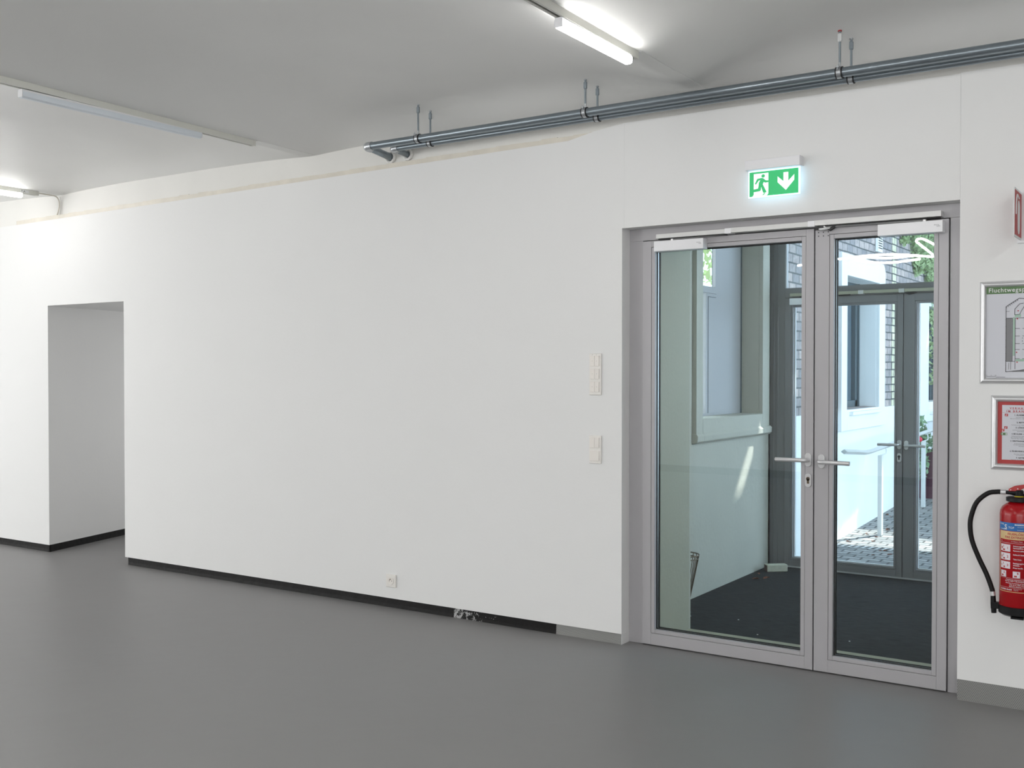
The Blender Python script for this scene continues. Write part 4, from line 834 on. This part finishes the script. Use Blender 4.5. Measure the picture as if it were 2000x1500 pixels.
# greenery and red clinker wall behind the niche window
tr = empty('hedge_tree', (-4.6, 4.6, -.3), 'bright leafy tree seen through the narrow vestibule window', 'tree')
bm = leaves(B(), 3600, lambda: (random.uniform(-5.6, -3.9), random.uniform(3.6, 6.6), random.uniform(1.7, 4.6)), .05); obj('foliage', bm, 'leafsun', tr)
bm = B(); tube(bm, [(-4.7, 5.0, -.3), (-4.7, 5.0, 1.2), (-4.6, 5.0, 2.6)], [.12, .10, .07], 12); obj('trunk', bm, 'bark', tr)
bm = B(); box(bm, -6.2, -5.9, 2, 9, -.3, 2.0); struct('wall_garden', bm, 'redstripe', 'red clinker garden wall behind the niche window', 'wall')
bm = B(); box(bm, -9, -3.42, 3.43, 16, -.5, -.3); struct('ground_garden', bm, 'white_r', 'pale gravel behind the niche window', 'ground')
# far end of the courtyard
bm = B(); box(bm, -3.4, 4.2, 14, 14.3, -.5, 5.0); struct('wall_courtyard_end', bm, 'brick', 'far end wall of the courtyard', 'wall')
# unseen slab added to keep sun out, its hole shaped for the wall streak
bm = B(); hx0, hx1, hy0, hy1 = -1.05, -.78, 6.68, 6.85
box(bm, -3.06, 4, 2.4, hy0, 5.5, 5.53); box(bm, -3.06, 4, hy1, 9.66, 5.5, 5.53); box(bm, -3.06, hx0, hy0, hy1, 5.5, 5.53); box(bm, hx1, 4, hy0, hy1, 5.5, 5.53)
struct('ceiling_bridge', bm, 'white_r', 'unseen slab added above the courtyard to block the sun', 'blocker')
# unseen tree added to shade the setts, crown left open for a sun patch
tr = empty('sun_blocker_tree', (.6, 11.4, gz(11.4)), 'unseen leafy tree added to shade the courtyard beyond the outer door', 'tree')
bm = B(); tube(bm, [(.6, 11.4, gz(11.4)-.05), (.65, 11.3, 3), (.2, 11.0, 6)], [.16, .13, .08], 12); obj('trunk', bm, 'bark', tr)
bm = B()
def crown():
    while True:
        p = (random.uniform(-2.8, 5.5), random.uniform(9.7, 17.5), random.uniform(6, 8.2))
        g_ = p[1]-(p[2]+.14)/1.2                # where the sun ray through this leaf meets the ground
        gx_ = p[0]-.55*(p[2]+.14)/1.2
        if 4.6 < g_ < 5.72+.25*math.sin(p[0]*3) and gx_ > -3.17: continue
        return p
leaves(bm, 17000, crown, .25); obj('foliage', bm, 'leaf', tr)
for i in range(26):
    if i < 14: x = -3.0+random.random()**1.4*.45; y = random.uniform(4.95, 7.2)
    else: x = random.uniform(-2.9, -1.9); y = random.uniform(4.3, 6.4)
    dryleaf(x, y, gz(y), random.uniform(.018, .032), random.uniform(0, 6), 'fallen brown leaf on the setts outside the outer door', 'fallen leaves on the setts')

# ------------------------------------------------------------------ glowing tube sculpture hanging in the room, mirrored in the door glass
NY = -4.9
def mirr(px, py, d=0):
    """point in the plane y = NY whose reflection in the door glass lies along that sight line"""
    fx, fy, fz = -math.sin(TH)*math.cos(PT), math.cos(TH)*math.cos(PT), -math.sin(PT)
    ux, uy, uz = -math.sin(TH)*math.sin(PT), math.cos(TH)*math.sin(PT), math.cos(PT)
    a, b = (px-1000)/2063, -(py-757.4)/2063
    r = (fx+math.cos(TH)*a+ux*b, fy+math.sin(TH)*a+uy*b, fz+uz*b); gy = .107
    t = (2*gy-(NY+d)+5.08)/r[1]; return (r[0]*t, NY+d, 1.486+r[2]*t)
npts = [mirr(1558, 519), mirr(1600, 512, .1), mirr(1640, 506, .25), mirr(1700, 499, .1), mirr(1745, 497, -.2), mirr(1790, 499, -.1), mirr(1822, 500), mirr(1800, 480, .2), mirr(1790, 471, .2), mirr(1800, 466), mirr(1826, 478, -.2), mirr(1850, 490, -.2), mirr(1838, 500, 0), mirr(1822, 501, .1), mirr(1780, 500, .1), mirr(1740, 504, .1), mirr(1690, 503, 0), mirr(1672, 508, 0), mirr(1700, 512, .0), mirr(1740, 513, .1), mirr(1797, 506, .2)]
NS = empty('neon_tube_sculpture', (-2.9, NY, 2.5), 'looping white glowing tube hung in the room, mirrored in the glass', 'neon light')
bm = B(); tube(bm, smooth_path(npts, 8), .011, 10); obj('glass_tube', bm, 'neon', NS, smooth=True)
for k in (0, 6, 12, 20):
    p = npts[k]; bm = B(); tube(bm, [p, (p[0], p[1], cz(p[0], p[1]))], .001, 6); obj('suspension_wire', bm, 'steel', NS)
